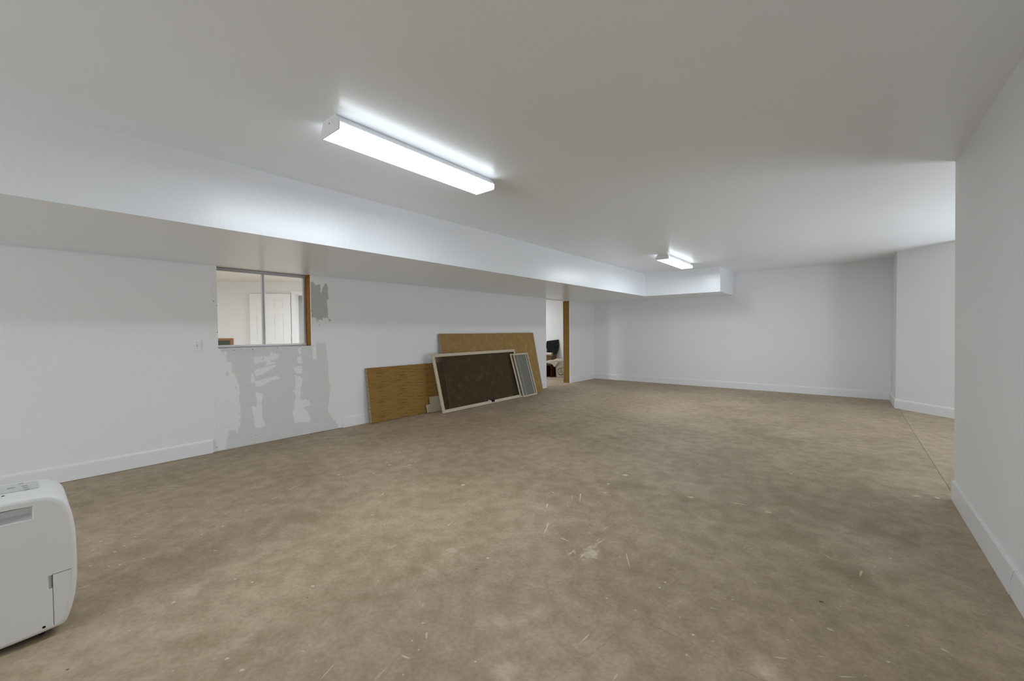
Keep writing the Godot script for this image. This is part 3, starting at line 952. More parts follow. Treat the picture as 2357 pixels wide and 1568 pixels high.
func build_left_wall() -> void:
	paint_panel()
	var w := structure("wall_left")
	# drywall sheets, with open joints to both sides of the unfinished one
	wall_prism("drywall_sheet", rect(-6.1, 0.006, 1.3050, 1.95), ZL, 0.0125, M.paint, w)
	var st := begin()
	var L := PackedVector2Array([Vector2(1.3056, 0.012), Vector2(2.6092, 0.004), Vector2(2.6092, 1.93), Vector2(2.297, 1.93), Vector2(2.297, 1.068), Vector2(1.344, 1.068), Vector2(1.344, 1.93), Vector2(1.3056, 1.93)])
	var idx := Geometry2D.triangulate_polygon(L)
	for i in range(0, idx.size(), 3):
		var p := []
		var u := []
		for k in 3:
			var q := L[idx[i + k]]
			p.append(Vector3(q.x, q.y, ZL))
			u.append(Vector2((q.x - 1.305) / 1.305, (1.93 - q.y) / 1.935))
		tri(st, p[0], p[1], p[2], Vector3.BACK, u[0], u[1], u[2])
	for i in L.size():
		var a := L[i]
		var b := L[(i + 1) % L.size()]
		var n := Vector3(b.y - a.y, a.x - b.x, 0)
		quad(st, Vector3(a.x, a.y, ZL), Vector3(b.x, b.y, ZL), Vector3(b.x, b.y, ZL - 0.0125), Vector3(a.x, a.y, ZL - 0.0125), n)
	done("drywall_sheet", st, M.panel, w)
	wall_prism("drywall_sheet", rect(2.6098, 0.004, 7.285, 1.95), ZL, 0.0125, M.paint, w)
	wall_prism("drywall_sheet", rect(8.258, 0.004, XF + 0.02, 1.95), ZL, 0.0125, M.paint, w)
	# the framing behind the sheets, closed up; the openings run up to the soffit
	st = begin()
	var z0 := ZL - 0.0125
	for q in [[-6.1, 0.0, 1.344, CEIL], [1.344, 0.0, 2.33, 1.068], [2.33, 0.0, 7.285, CEIL], [8.262, 0.0, 9.6, CEIL], [1.344, 1.93, 2.33, CEIL], [7.285, 1.93, 8.262, CEIL]]:
		span(st, Vector3(q[0], q[1], z0), Vector3(q[2], q[3], ZB))
	done("framing", st, M.gypsum, w)
	st = begin()
	span(st, Vector3(1.344, 1.927, ZL), Vector3(2.297, CEIL, z0))
	span(st, Vector3(7.285, 1.927, ZL), Vector3(8.258, CEIL, z0))
	done("header", st, M.gypsum, w)

func build_other_walls() -> void:
	var w := structure("wall_far")
	var st := begin()
	span(st, Vector3(XF, 0, -12.4), Vector3(XF + 0.14, CEIL, 3.72))
	done("drywall_sheet", st, M.paint, w)
	# the recess on the right of the far wall: a short return, then a wall at 45 degrees
	w = structure("wall_return")
	st = begin()
	prism(st, PackedVector2Array([Vector2(8.53, 0.566), Vector2(XF + 0.01, 0.566), Vector2(XF + 0.01, 1.30), Vector2(7.796, 1.30)]), Vector3(0, 0, 0), Vector3.RIGHT, Vector3.BACK, Vector3(0, CEIL, 0))
	done("drywall_sheet", st, M.paint, w)
	w = structure("wall_recess")  # out of view, set back to make room for the unseen ceiling light
	st = begin()
	span(st, Vector3(2.4, 0, 3.6), Vector3(XF, CEIL, 3.72))
	span(st, Vector3(2.4, 0, 0.69), Vector3(2.52, CEIL, 3.6))
	done("drywall_sheet", st, M.paint, w)
	# the right wall leans outwards a little at its foot
	w = structure("wall_right")
	st = begin()
	prism(st, PackedVector2Array([Vector2(0.5885, 0.0), Vector2(0.5702, CEIL), Vector2(0.70, CEIL), Vector2(0.70, 0.0)]), Vector3(-6.1, 0, 0), Vector3.BACK, Vector3.UP, Vector3(6.1 + 4.2012, 0, 0))
	done("drywall_sheet", st, M.paint, w)
	w = structure("wall_back")
	st = begin()
	span(st, Vector3(-6.2, 0, ZL - 0.2), Vector3(-6.0, CEIL, 0.72))
	done("drywall_sheet", st, M.paint, w)

# a baseboard with an eased top edge, run from a to b; n points into the room
func board(st: SurfaceTool, a: Vector3, b: Vector3, n: Vector3, hgt := 0.14, thick := 0.014) -> void:
	var prof := PackedVector2Array([Vector2(-0.008, 0.0), Vector2(thick, 0.0), Vector2(thick, hgt - 0.022), Vector2(thick * 0.86, hgt - 0.012), Vector2(thick * 0.6, hgt - 0.004), Vector2(thick * 0.25, hgt), Vector2(-0.008, hgt)])
	prism(st, prof, a, n, Vector3.UP, b - a)

func build_baseboards() -> void:
	var w := structure("baseboard_left")
	var st := begin()
	board(st, Vector3(-6.0, 0.003, ZL), Vector3(1.276, 0.003, ZL), Vector3.BACK)
	done("board", st, M.trim, w)
	st = begin()
	board(st, Vector3(2.672, 0.0, ZL), Vector3(7.27, 0.0, ZL), Vector3.BACK)
	done("board", st, M.trim, w)
	st = begin()
	board(st, Vector3(8.264, 0.0, ZL), Vector3(XF, 0.0, ZL), Vector3.BACK)
	done("board", st, M.trim, w)
	w = structure("baseboard_far")
	st = begin()
	board(st, Vector3(XF, 0.0, ZL), Vector3(XF, 0.0, -3.35), Vector3.LEFT)
	done("board", st, M.trim, w)
	st = begin()
	board(st, Vector3(XF, 0.0, -3.348), Vector3(XF, 0.0, 0.566), Vector3.LEFT)
	done("board", st, M.trim, w)
	w = structure("baseboard_recess")
	st = begin()
	board(st, Vector3(XF, 0.0, 0.566), Vector3(8.53, 0.0, 0.566), Vector3.FORWARD)
	done("board", st, M.trim, w)
	st = begin()
	board(st, Vector3(8.53, 0.0, 0.566), Vector3(7.796, 0.0, 1.30), Vector3(-1, 0, -1).normalized())
	done("board", st, M.trim, w)
	# right wall: two lengths that meet in a slanting, slightly open scarf joint; the far end is rounded
	w = structure("baseboard_right")
	var zf := 0.5745
	for piece in 2:
		var o := PackedVector2Array()
		if piece == 0:
			o.append_array([Vector2(2.857, 0.0), Vector2(4.213, 0.0), Vector2(4.213, 0.118)])
			for k in 7:
				var t := PI / 2.0 * k / 6.0
				o.append(Vector2(4.191 + 0.022 * cos(t), 0.118 + 0.022 * sin(t)))
			o.append_array([Vector2(2.795, 0.14), Vector2(2.805, 0.12), Vector2(2.838, 0.075)])
		else:
			o.append_array([Vector2(-6.0, 0.0), Vector2(2.842, 0.0), Vector2(2.834, 0.075), Vector2(2.801, 0.12), Vector2(2.792, 0.138), Vector2(-6.0, 0.138)])
		st = begin()
		var front := PackedVector2Array()
		var z := zf if piece == 0 else zf + 0.002
		prism(st, o, Vector3(0, 0.001, z + 0.004), Vector3.RIGHT, Vector3.UP, Vector3(0, 0, 0.012))
		for q in o:       # eased front face, 4 mm proud and pulled in at the top
			front.append(Vector2(minf(q.x, 4.211), minf(q.y, 0.1365)))
		prism(st, front, Vector3(0, 0.001, z), Vector3.RIGHT, Vector3.UP, Vector3(0, 0, 0.004))
		done("board", st, M.trim, w)

# ---------------------------------------------------------------- openings

func build_window() -> void:
	var w := structure("window_1")
	var zf := -5.165
	var zd := -5.205
	var st := begin()
	span(st, Vector3(1.344, 1.896, zf), Vector3(2.297, 1.9255, zd), 0.003)
	span(st, Vector3(1.344, 1.912, zf + 0.012), Vector3(2.297, 1.9257, zf), 0.002)
	done("top_rail", st, M.vinyl, w)
	st = begin()
	span(st, Vector3(1.344, 1.078, zf), Vector3(2.297, 1.1, zd), 0.003)
	done("bottom_rail", st, M.trim, w)
	st = begin()
	span(st, Vector3(1.344, 1.0682, zf + 0.02), Vector3(2.29, 1.080, zd), 0.001)
	done("sill_track", st, M.vinyl, w)
	st = begin()
	span(st, Vector3(2.272, 1.1, zf), Vector3(2.297, 1.896, zd), 0.003)
	done("stile", st, M.vinyl, w)
	st = begin()
	span(st, Vector3(1.344, 1.1, zf), Vector3(1.366, 1.896, zd), 0.003)
	done("stile", st, M.vinyl, w)
	st = begin()
	span(st, Vector3(1.811, 1.098, zf + 0.004), Vector3(1.838, 1.898, zd + 0.004), 0.004)
	done("mullion", st, M.vinyl, w)
	for q in [[1.364, 1.814, -5.181], [1.834, 2.274, -5.191]]:
		st = begin()
		span(st, Vector3(q[0], 1.098, q[2]), Vector3(q[1], 1.898, q[2] - 0.004))
		done("pane", st, M.glass, w)
	# the bare stud that lines the right side of the opening, its corner rounded
	st = begin()
	var prof := PackedVector2Array([Vector2(0.0, -0.005), Vector2(0.004, -0.001), Vector2(0.010, 0.0), Vector2(0.038, 0.0), Vector2(0.038, -0.176), Vector2(0.0, -0.176)])
	prism(st, prof, Vector3(2.2975, 1.069, ZL - 0.004), Vector3.RIGHT, Vector3.BACK, Vector3(0, 0.8555, 0))
	done("stud", st, M.stud, w)

func build_doorway() -> void:
	var d := structure("door_1")
	# raw board on the far side of the opening; a metal corner bead on the near side
	var st := begin()
	span(st, Vector3(8.2585, 0.002, ZL - 0.002), Vector3(8.282, 1.924, -5.212), 0.002)
	done("jamb_board", st, M.post, d)
	st = begin()
	prism(st, PackedVector2Array([Vector2(0.0, 0.003), Vector2(-0.032, 0.0015), Vector2(-0.032, -0.002), Vector2(-0.002, -0.002), Vector2(-0.002, -0.03), Vector2(0.003, -0.03)]), Vector3(7.2865, 0.0, ZL), Vector3.RIGHT, Vector3.BACK, Vector3(0, 1.925, 0))
	done("corner_bead", st, M.trim, d)
	st = begin()
	span(st, Vector3(7.2851, 0.0, ZL - 0.03), Vector3(7.2875, 1.925, ZB))
	done("jamb_lining", st, M.paint, d)

func build_back_room() -> void:
	var w := structure("wall_back_room")
	var u := Vector3(1, 0, 1).normalized()          # along the slanting wall
	var n := Vector3(-1, 0, 1).normalized()         # out of it, towards the window
	var o := Vector3(1.5, 0, -10.66)
	var hinge := 2.893                               # where the door hangs, along u
	var s0 := hinge + 0.072
	var st := begin()
	for q in [[-1.0, 0.0, s0, 2.37], [s0 + 0.80, 0.0, 6.4, 2.37], [s0, 2.0, s0 + 0.80, 2.37]]:
		prism(st, rect(q[0], q[1], q[2], q[3]), o, u, Vector3.UP, -n * 0.12)
	done("drywall_sheet", st, M.back_paint, w)
	st = begin()
	span(st, Vector3(-2.1, 0, -10.78), Vector3(1.6, 2.37, -10.66))
	span(st, Vector3(-2.1, 0, -10.7), Vector3(-1.98, 2.37, ZB))
	span(st, Vector3(5.8, 0, -6.42), Vector3(6.9, 2.37, -6.3))
	span(st, Vector3(6.78, 0, -8.5), Vector3(6.9, 2.37, -6.3))
	span(st, Vector3(6.78, 0, -8.62), Vector3(XF, 2.37, -8.5))
	done("drywall_sheet", st, M.back_paint, w)
	# what shows through the open door of that wall: a bare passage
	st = begin()
	prism(st, rect(s0 - 0.5, 0.0, s0 + 2.2, 2.37), o - n * 0.36, u, Vector3.UP, -n * 0.1)
	prism(st, rect(0.12, 0.0, 0.36, 2.37), o + u * (s0 - 0.4), -n, Vector3.UP, -u * 0.1)
	prism(st, rect(0.12, 0.0, 0.36, 2.37), o + u * (s0 + 2.0), -n, Vector3.UP, u * 0.1)
	done("drywall_sheet", st, M.back_paint, w)
	# the six-panel door, folded right back against the wall
	var d := structure("door_2")
	var o2 := o + n * 0.022
	var x1 := hinge - 0.004
	var x0 := x1 - 0.76
	st = begin()
	var ys := [0.012, 0.235, 0.88, 1.055, 1.61, 1.705, 1.905, 2.008]
	var xs := [x0, x0 + 0.106, x0 + 0.300, x0 + 0.440, x0 + 0.630, x1]
	prism(st, rect(x0, ys[0], x1, ys[7]), o2, u, Vector3.UP, -n * 0.004)
	# stiles and rails stand proud of the sunk panels
	for q in [[xs[0], ys[0], xs[1], ys[7]], [xs[2], ys[0], xs[3], ys[7]], [xs[4], ys[0], xs[5], ys[7]]]:
		prism(st, rect(q[0], q[1], q[2], q[3]), o2, u, Vector3.UP, n * 0.026)
	for k in [1, 3]:
		for q in [[ys[0], ys[1]], [ys[2], ys[3]], [ys[4], ys[5]], [ys[6], ys[7]]]:
			prism(st, rect(xs[k], q[0], xs[k + 1], q[1]), o2, u, Vector3.UP, n * 0.026)
	done("leaf", st, M.trim, d)
	for k in [1, 3]:
		for q in [[ys[1], ys[2]], [ys[3], ys[4]], [ys[5], ys[6]]]:
			st = begin()
			var a := rect(xs[k], q[0], xs[k + 1], q[1])
			var b := rect(xs[k] + 0.038, q[0] + 0.038, xs[k + 1] - 0.038, q[1] - 0.038)
			for i in 4:
				var j := (i + 1) % 4
				quad(st, o2 + u * a[i].x + Vector3.UP * a[i].y + n * 0.0195, o2 + u * a[j].x + Vector3.UP * a[j].y + n * 0.0195, o2 + u * b[j].x + Vector3.UP * b[j].y + n * 0.0245, o2 + u * b[i].x + Vector3.UP * b[i].y + n * 0.0245, n)
			quad(st, o2 + u * b[0].x + Vector3.UP * b[0].y + n * 0.0245, o2 + u * b[1].x + Vector3.UP * b[1].y + n * 0.0245, o2 + u * b[2].x + Vector3.UP * b[2].y + n * 0.0245, o2 + u * b[3].x + Vector3.UP * b[3].y + n * 0.0245, n)
			done("door_panel", st, M.trim, d)
	for y in [0.22, 1.06, 1.78]:
		st = begin()
		lathe(st, PackedVector2Array([Vector2(0.0, 0.0), Vector2(0.007, 0.0), Vector2(0.007, 0.09), Vector2(0.0, 0.09)]), 12, Transform3D(Basis.IDENTITY, o + u * (hinge + 0.006) + n * 0.03 + Vector3(0, y, 0)))
		prism(st, rect(hinge - 0.002, y, hinge + 0.012, y + 0.09), o + n * 0.02, u, Vector3.UP, n * 0.003)
		done("hinge", st, M.steel, d)
	st = begin()
	prism(st, rect(hinge + 0.012, 0.0, s0 + 0.012, 2.065), o, u, Vector3.UP, n * 0.0245)
	prism(st, rect(s0 + 0.788, 0.0, s0 + 0.855, 2.065), o, u, Vector3.UP, n * 0.0245)
	prism(st, rect(s0 + 0.012, 1.998, s0 + 0.788, 2.065), o, u, Vector3.UP, n * 0.0245)
	done("casing", st, M.trim, d)
	st = begin()
	prism(st, rect(s0, 0.0, s0 + 0.018, 2.0), o + n * 0.001, u, Vector3.UP, -n * 0.125)
	prism(st, rect(s0 + 0.782, 0.0, s0 + 0.80, 2.0), o + n * 0.001, u, Vector3.UP, -n * 0.125)
	prism(st, rect(s0, 1.982, s0 + 0.80, 2.0), o + n * 0.001, u, Vector3.UP, -n * 0.125)
	done("jamb", st, M.trim, d)
	# framed green board whose corner shows above the sill
	var g := thing("framed_board", "green board in an orange wood frame, showing at the window's lower left", "board", o)
	var fr := mat(0.31, 0.108, 0.007, 0.6)
	var e := 1.79
	for q in [[e - 0.9, 1.093, e, 1.133], [e - 0.9, 0.56, e, 0.60], [e - 0.05, 0.60, e, 1.093], [e - 0.9, 0.60, e - 0.85, 1.093]]:
		st = begin()
		prism(st, rect(q[0], q[1], q[2], q[3]), n * 0.002, u, Vector3.UP, n * 0.024)
		done("frame_side", st, fr, g)
	st = begin()
	prism(st, rect(e - 0.86, 0.59, e - 0.04, 1.10), n * 0.002, u, Vector3.UP, n * 0.012)
	done("board_face", st, mat(0.022, 0.050, 0.004, 0.85), g)

func build_switch() -> void:
	var o := thing("light_switch", "white toggle light switch plate on the left wall beside the interior window", "switch", Vector3(1.1635, 1.111, ZL))
	var st := begin()
	box(st, Vector3(0, 0, 0.003), Vector3(0.073, 0.117, 0.006), 0.0025)
	done("plate", st, M.trim, o)
	st = begin()
	box(st, Vector3(0, 0, 0.0065), Vector3(0.011, 0.025, 0.002), 0.0005)
	done("toggle_slot", st, M.plastic_grey, o)
	st = begin()
	box(st, Vector3(0, 0, 0), Vector3(0.0085, 0.012, 0.02), 0.002, Transform3D(Basis(Vector3.RIGHT, -0.5), Vector3(0, 0.003, 0.012)))
	done("toggle", st, M.trim, o)
	for y in [-0.03, 0.03]:
		st = begin()
		lathe(st, PackedVector2Array([Vector2(0.0035, 0.0), Vector2(0.003, 0.0012), Vector2(0.0, 0.0016)]), 12, Transform3D(Basis(Vector3.RIGHT, PI / 2.0), Vector3(0, y, 0.006)))
		done("screw", st, M.plastic_grey, o)

# ---------------------------------------------------------------- dehumidifier

const DX := -0.072     # its middle
const DY := 0.306
const DH := 0.268      # half its height
const DF := -2.475     # its front face

func half_width(y: float) -> float:
	var t := absf(y - DY) / DH
	var w := 0.222 - 0.036 * pow(t, 3.0)
	var r := 0.048 if y > DY else 0.014
	var over := absf(y - DY) - (DH - r)
	if over > 0.0:
		w -= r * (1.0 - sqrt(maxf(0.0, 1.0 - over * over / (r * r))))
	return w

func swell(p: Vector3) -> Vector3:      # top and bottom are slightly arched
	var f := 1.0 - pow((p.x - DX) / 0.21, 2.0)
	p.y += 0.013 * f * (p.y - DY) / DH
	return p

# the front face between two heights, with rectangular holes [x0, y0, x1, y1] left open
func face_rows(st: SurfaceTool, y_lo: float, y_hi: float, holes: Array, inset: float, z: float, x_min := -9.0, x_max := 9.0) -> void:
	var ys := [y_lo, y_hi]
	for k in 89:
		var y := DY + (DH - inset) * sin(-PI / 2.0 + PI * k / 88.0)
		if y > y_lo and y < y_hi:
			ys.append(y)
	for h in holes:
		for y in [h[1], h[3]]:
			if y > y_lo and y < y_hi:
				ys.append(y)
	ys.sort()
	for i in ys.size() - 1:
		if ys[i + 1] - ys[i] < 1e-6:
			continue
		var ya: float = ys[i]
		var yb: float = ys[i + 1]
		var ym := (ya + yb) / 2.0
		var cuts := []
		for h in holes:
			if ym > h[1] and ym < h[3]:
				cuts.append(h)
		cuts.sort_custom(func(p, q): return p[0] < q[0])
		var ha := half_width(DY + (ya - DY) * DH / (DH - inset)) - inset
		var hb := half_width(DY + (yb - DY) * DH / (DH - inset)) - inset
		var left := [maxf(DX - ha, x_min), maxf(DX - hb, x_min)]
		for h in cuts + [null]:
			var right := [minf(DX + ha, x_max), minf(DX + hb, x_max)]
			if h:
				right = [h[0], h[0]]
			var n := 6 if right[0] > left[0] + 1e-5 or right[1] > left[1] + 1e-5 else 0
			for k in n:
				var t0 := float(k) / n
				var t1 := float(k + 1) / n
				quad(st, swell(Vector3(lerpf(left[0], right[0], t0), ya, z)), swell(Vector3(lerpf(left[0], right[0], t1), ya, z)), swell(Vector3(lerpf(left[1], right[1], t1), yb, z)), swell(Vector3(lerpf(left[1], right[1], t0), yb, z)), Vector3.BACK)
			if h:
				left = [h[2], h[2]]

func ring(inset: float, z: float, n: int) -> PackedVector3Array:
	var p := PackedVector3Array()
	var hh := DH - inset
	var w0 := half_width(DY - DH) - inset
	var w1 := half_width(DY + DH) - inset
	for k in n + 1:
		var s := sin(-PI / 2.0 + PI * k / n)
		p.append(Vector3(DX + half_width(DY + DH * s) - inset, DY + hh * s, z))
	for k in range(1, 16):
		p.append(Vector3(DX + lerpf(w1, -w1, k / 16.0), DY + hh, z))
	for k in n + 1:
		var s := sin(PI / 2.0 - PI * k / n)
		p.append(Vector3(DX - half_width(DY + DH * s) + inset, DY + hh * s, z))
	for k in range(1, 16):
		p.append(Vector3(DX + lerpf(-w0, w0, k / 16.0), DY - hh, z))
	for k in p.size():
		p[k] = swell(p[k])
	return p

func build_dehumidifier() -> void:
	var o := thing("dehumidifier", "white plastic dehumidifier on the floor at the lower left edge of the view", "dehumidifier")
	var n := 88
	# shell: rounded front edge, bellied sides, rounded back edge
	var st := begin()
	st.set_smooth_group(1)
	var steps := [[0.017, DF], [0.0105, DF - 0.0012], [0.0055, DF - 0.0045], [0.0018, DF - 0.011], [0.0, DF - 0.020], [0.0, DF - 0.29], [0.003, DF - 0.305], [0.010, DF - 0.316], [0.022, DF - 0.321]]
	var rings := []
	for s in steps:
		rings.append(ring(s[0], s[1], n))
	for i in steps.size() - 1:
		var a: PackedVector3Array = rings[i]
		var b: PackedVector3Array = rings[i + 1]
		for k in a.size():
			var j := (k + 1) % a.size()
			var mid := (a[k] + b[j]) / 2.0
			var out := Vector3(mid.x - DX, (mid.y - DY) * 0.8, (0.08 if i < 3 else (-0.08 if i > 5 else 0.0)))
			quad(st, a[k], a[j], b[j], b[k], out)
	st.set_smooth_group(-1)
	var back: PackedVector3Array = rings[steps.size() - 1]
	for k in back.size():
		tri(st, back[k], back[(k + 1) % back.size()], Vector3(DX, DY, DF - 0.321), Vector3.FORWARD)
	var body := done("body", st, M.plastic, o)
	# front cover with the carrying recess, the grip notch and the cut-out of the bucket
	var grip := [DX - 0.107, 0.489, 0.036, 0.541]
	var notch := [0.0665, 0.202, 0.0790, 0.2555]
	st = begin()
	face_rows(st, DY - DH + 0.0168, DY + DH - 0.0168, [grip, notch, [0.0790, -1.0, 9.0, 0.2570]], 0.0168, DF)
	# the recess: roof, back, sides and a sloping floor
	var g0 := swell(Vector3(grip[0], grip[1], DF))
	var g1 := swell(Vector3(grip[2], grip[1], DF))
	var g2 := swell(Vector3(grip[2], grip[3], DF))
	var g3 := swell(Vector3(grip[0], grip[3], DF))
	var dz := Vector3(0, 0, -0.048)
	var lift := Vector3(0, 0.016, 0)
	var inl := Vector3(0.008, 0, 0)
	var c0 := g0 + dz + lift + inl
	var c1 := g1 + dz + lift - inl
	var c2 := g2 + dz - inl
	var c3 := g3 + dz + inl
	quad(st, g0, g1, c1, c0, Vector3.UP)
	quad(st, c0, c1, c2, c3, Vector3.BACK)
	quad(st, g3, g2, c2, c3, Vector3.DOWN)
	quad(st, g1, g2, c2, c1, Vector3.LEFT)
	quad(st, g0, g3, c3, c0, Vector3.RIGHT)
	var k0 := swell(Vector3(notch[0], notch[1], DF))
	var k1 := swell(Vector3(notch[2], notch[1], DF))
	var k2 := swell(Vector3(notch[2], notch[3], DF))
	var k3 := swell(Vector3(notch[0], notch[3], DF))
	var kd := Vector3(0, 0, -0.016)
	quad(st, k0, k3, k2 + kd, k1 + kd, Vector3(0.5, 0, 1))
	tri(st, k0, k1 + kd, k1, Vector3.UP)
	tri(st, k3, k2 + kd, k2, Vector3.DOWN)
	done("front_cover", st, M.plastic, body)
	st = begin()
	face_rows(st, DY - DH + 0.0168, 0.2552, [], 0.0168, DF - 0.0004, 0.0806)
	quad(st, Vector3(0.0806, 0.045, DF - 0.0004), Vector3(0.0806, 0.2552, DF - 0.0004), Vector3(0.0806, 0.2552, DF - 0.03), Vector3(0.0806, 0.045, DF - 0.03), Vector3.LEFT)
	done("bucket", st, M.plastic, o)
	st = begin()
	lathe(st, PackedVector2Array([Vector2(0.0048, 0.0), Vector2(0.0048, 0.0006), Vector2(0.0, 0.0006)]), 20, Transform3D(Basis(Vector3.RIGHT, PI / 2.0), swell(Vector3(0.053, 0.0625, DF))))
	done("screw_hole", st, M.black, o)
	# control panel on the top
	var top := DY + DH + 0.0005
	st = begin()
	for i in 12:
		for j in 12:
			var p := []
			for q in [[0, 0], [1, 0], [1, 1], [0, 1]]:
				var x := lerpf(-0.20, 0.056, (i + q[0]) / 12.0)
				var z := lerpf(DF - 0.135, DF - 0.272, (j + q[1]) / 12.0)
				if x > 0.036:
					z = clampf(z, DF - 0.265, DF - 0.142)
				p.append(swell(Vector3(x, top + 0.0006, z)))
			quad(st, p[0], p[1], p[2], p[3], Vector3.UP)
	var cp := done("control_panel", st, mat(0.66, 0.67, 0.67, 0.45), o)
	for q in [[-0.0195, -0.205, 0.011], [0.0085, -0.258, 0.007], [0.0165, -0.208, 0.008], [0.0195, -0.174, 0.0075], [0.0225, -0.141, 0.0075], [-0.075, -0.205, 0.011], [-0.12, -0.205, 0.011]]:
		st = begin()
		box(st, swell(Vector3(q[0], top + 0.002, DF + q[1])), Vector3(q[2] * 2.0, 0.003, 0.008), 0.001)
		done("button", st, M.plastic_grey, cp)
	st = begin()
	lathe(st, PackedVector2Array([Vector2(0.0042, 0.0), Vector2(0.0042, 0.001), Vector2(0.0, 0.001)]), 16, Transform3D(Basis.IDENTITY, swell(Vector3(-0.039, top, DF - 0.10))))
	done("sensor_hole", st, M.black, o)
	# dark block filling the gap below, and casters
	st = begin()
	span(st, Vector3(DX - 0.15, 0.020, DF - 0.035), Vector3(DX + 0.15, 0.05, DF - 0.29), 0.004)
	done("dark_base", st, M.rubber, o)
	for sx in [-0.12, 0.12]:
		for sz in [-0.06, -0.26]:
			st = begin()
			lathe(st, PackedVector2Array([Vector2(0.0, -0.009), Vector2(0.012, -0.009), Vector2(0.0155, -0.006), Vector2(0.0155, 0.006), Vector2(0.012, 0.009), Vector2(0.0, 0.009)]), 20, Transform3D(Basis(Vector3.FORWARD, PI / 2.0), Vector3(DX + sx, 0.0155, DF + sz)))
			done("caster", st, M.rubber, o)

# ---------------------------------------------------------------- things leaning on the left wall

# the local frame of a sheet that stands on its lower edge a..b and leans back to c above a: x along it, y up it, z out of it
func lean(a: Vector3, b: Vector3, c: Vector3) -> Transform3D:
	var x := (b - a).normalized()
	var y := (c - a) - x * (c - a).dot(x)
	y = y.normalized()
	return Transform3D(Basis(x, y, x.cross(y)), a)

func ragged(w: float, h: float, s: int, dev: float) -> PackedVector2Array:
	var rng := RandomNumberGenerator.new()
	rng.seed = s
	var p := PackedVector2Array()
	for q in [[Vector2(0, 0), Vector2(w, 0)], [Vector2(w, 0), Vector2(w, h)], [Vector2(w, h), Vector2(0, h)], [Vector2(0, h), Vector2(0, 0)]]:
		for k in 14:
			var t := k / 14.0
			var v: Vector2 = q[0].lerp(q[1], t)
			var inward := (Vector2(w, h) / 2.0 - v).normalized()
			p.append(v + inward * rng.randf() * dev)
	return p

# an outline in the sheet's own plane, its upper end shifted along the sheet (it does not stand quite square)
func skew(o: PackedVector2Array, k: float) -> PackedVector2Array:
	for i in o.size():
		o[i].x += k * o[i].y
	return o

func bars(parent: Node, w: float, h: float, m: float, t: float, k: float, mt: Material) -> void:
	for q in [rect(m + 0.0005, 0.0, w - m - 0.0005, m), rect(m + 0.0005, h - m, w - m - 0.0005, h), rect(0.0, 0.0, m, h), rect(w - m, 0.0, w, h)]:
		var st := begin()
		var inner := PackedVector2Array()
		var mid: Vector2 = (q[0] + q[2]) / 2.0
		for v in q:
			inner.append(v - Vector2(signf(v.x - mid.x), signf(v.y - mid.y)) * 0.003)
		prism(st, skew(q, k), Vector3(0, 0, -t / 2.0), Vector3.RIGHT, Vector3.UP, Vector3(0, 0, t - 0.003))
		prism(st, skew(inner, k), Vector3(0, 0, t / 2.0 - 0.003), Vector3.RIGHT, Vector3.UP, Vector3(0, 0, 0.003))
		done("frame_bar", st, mt, parent)

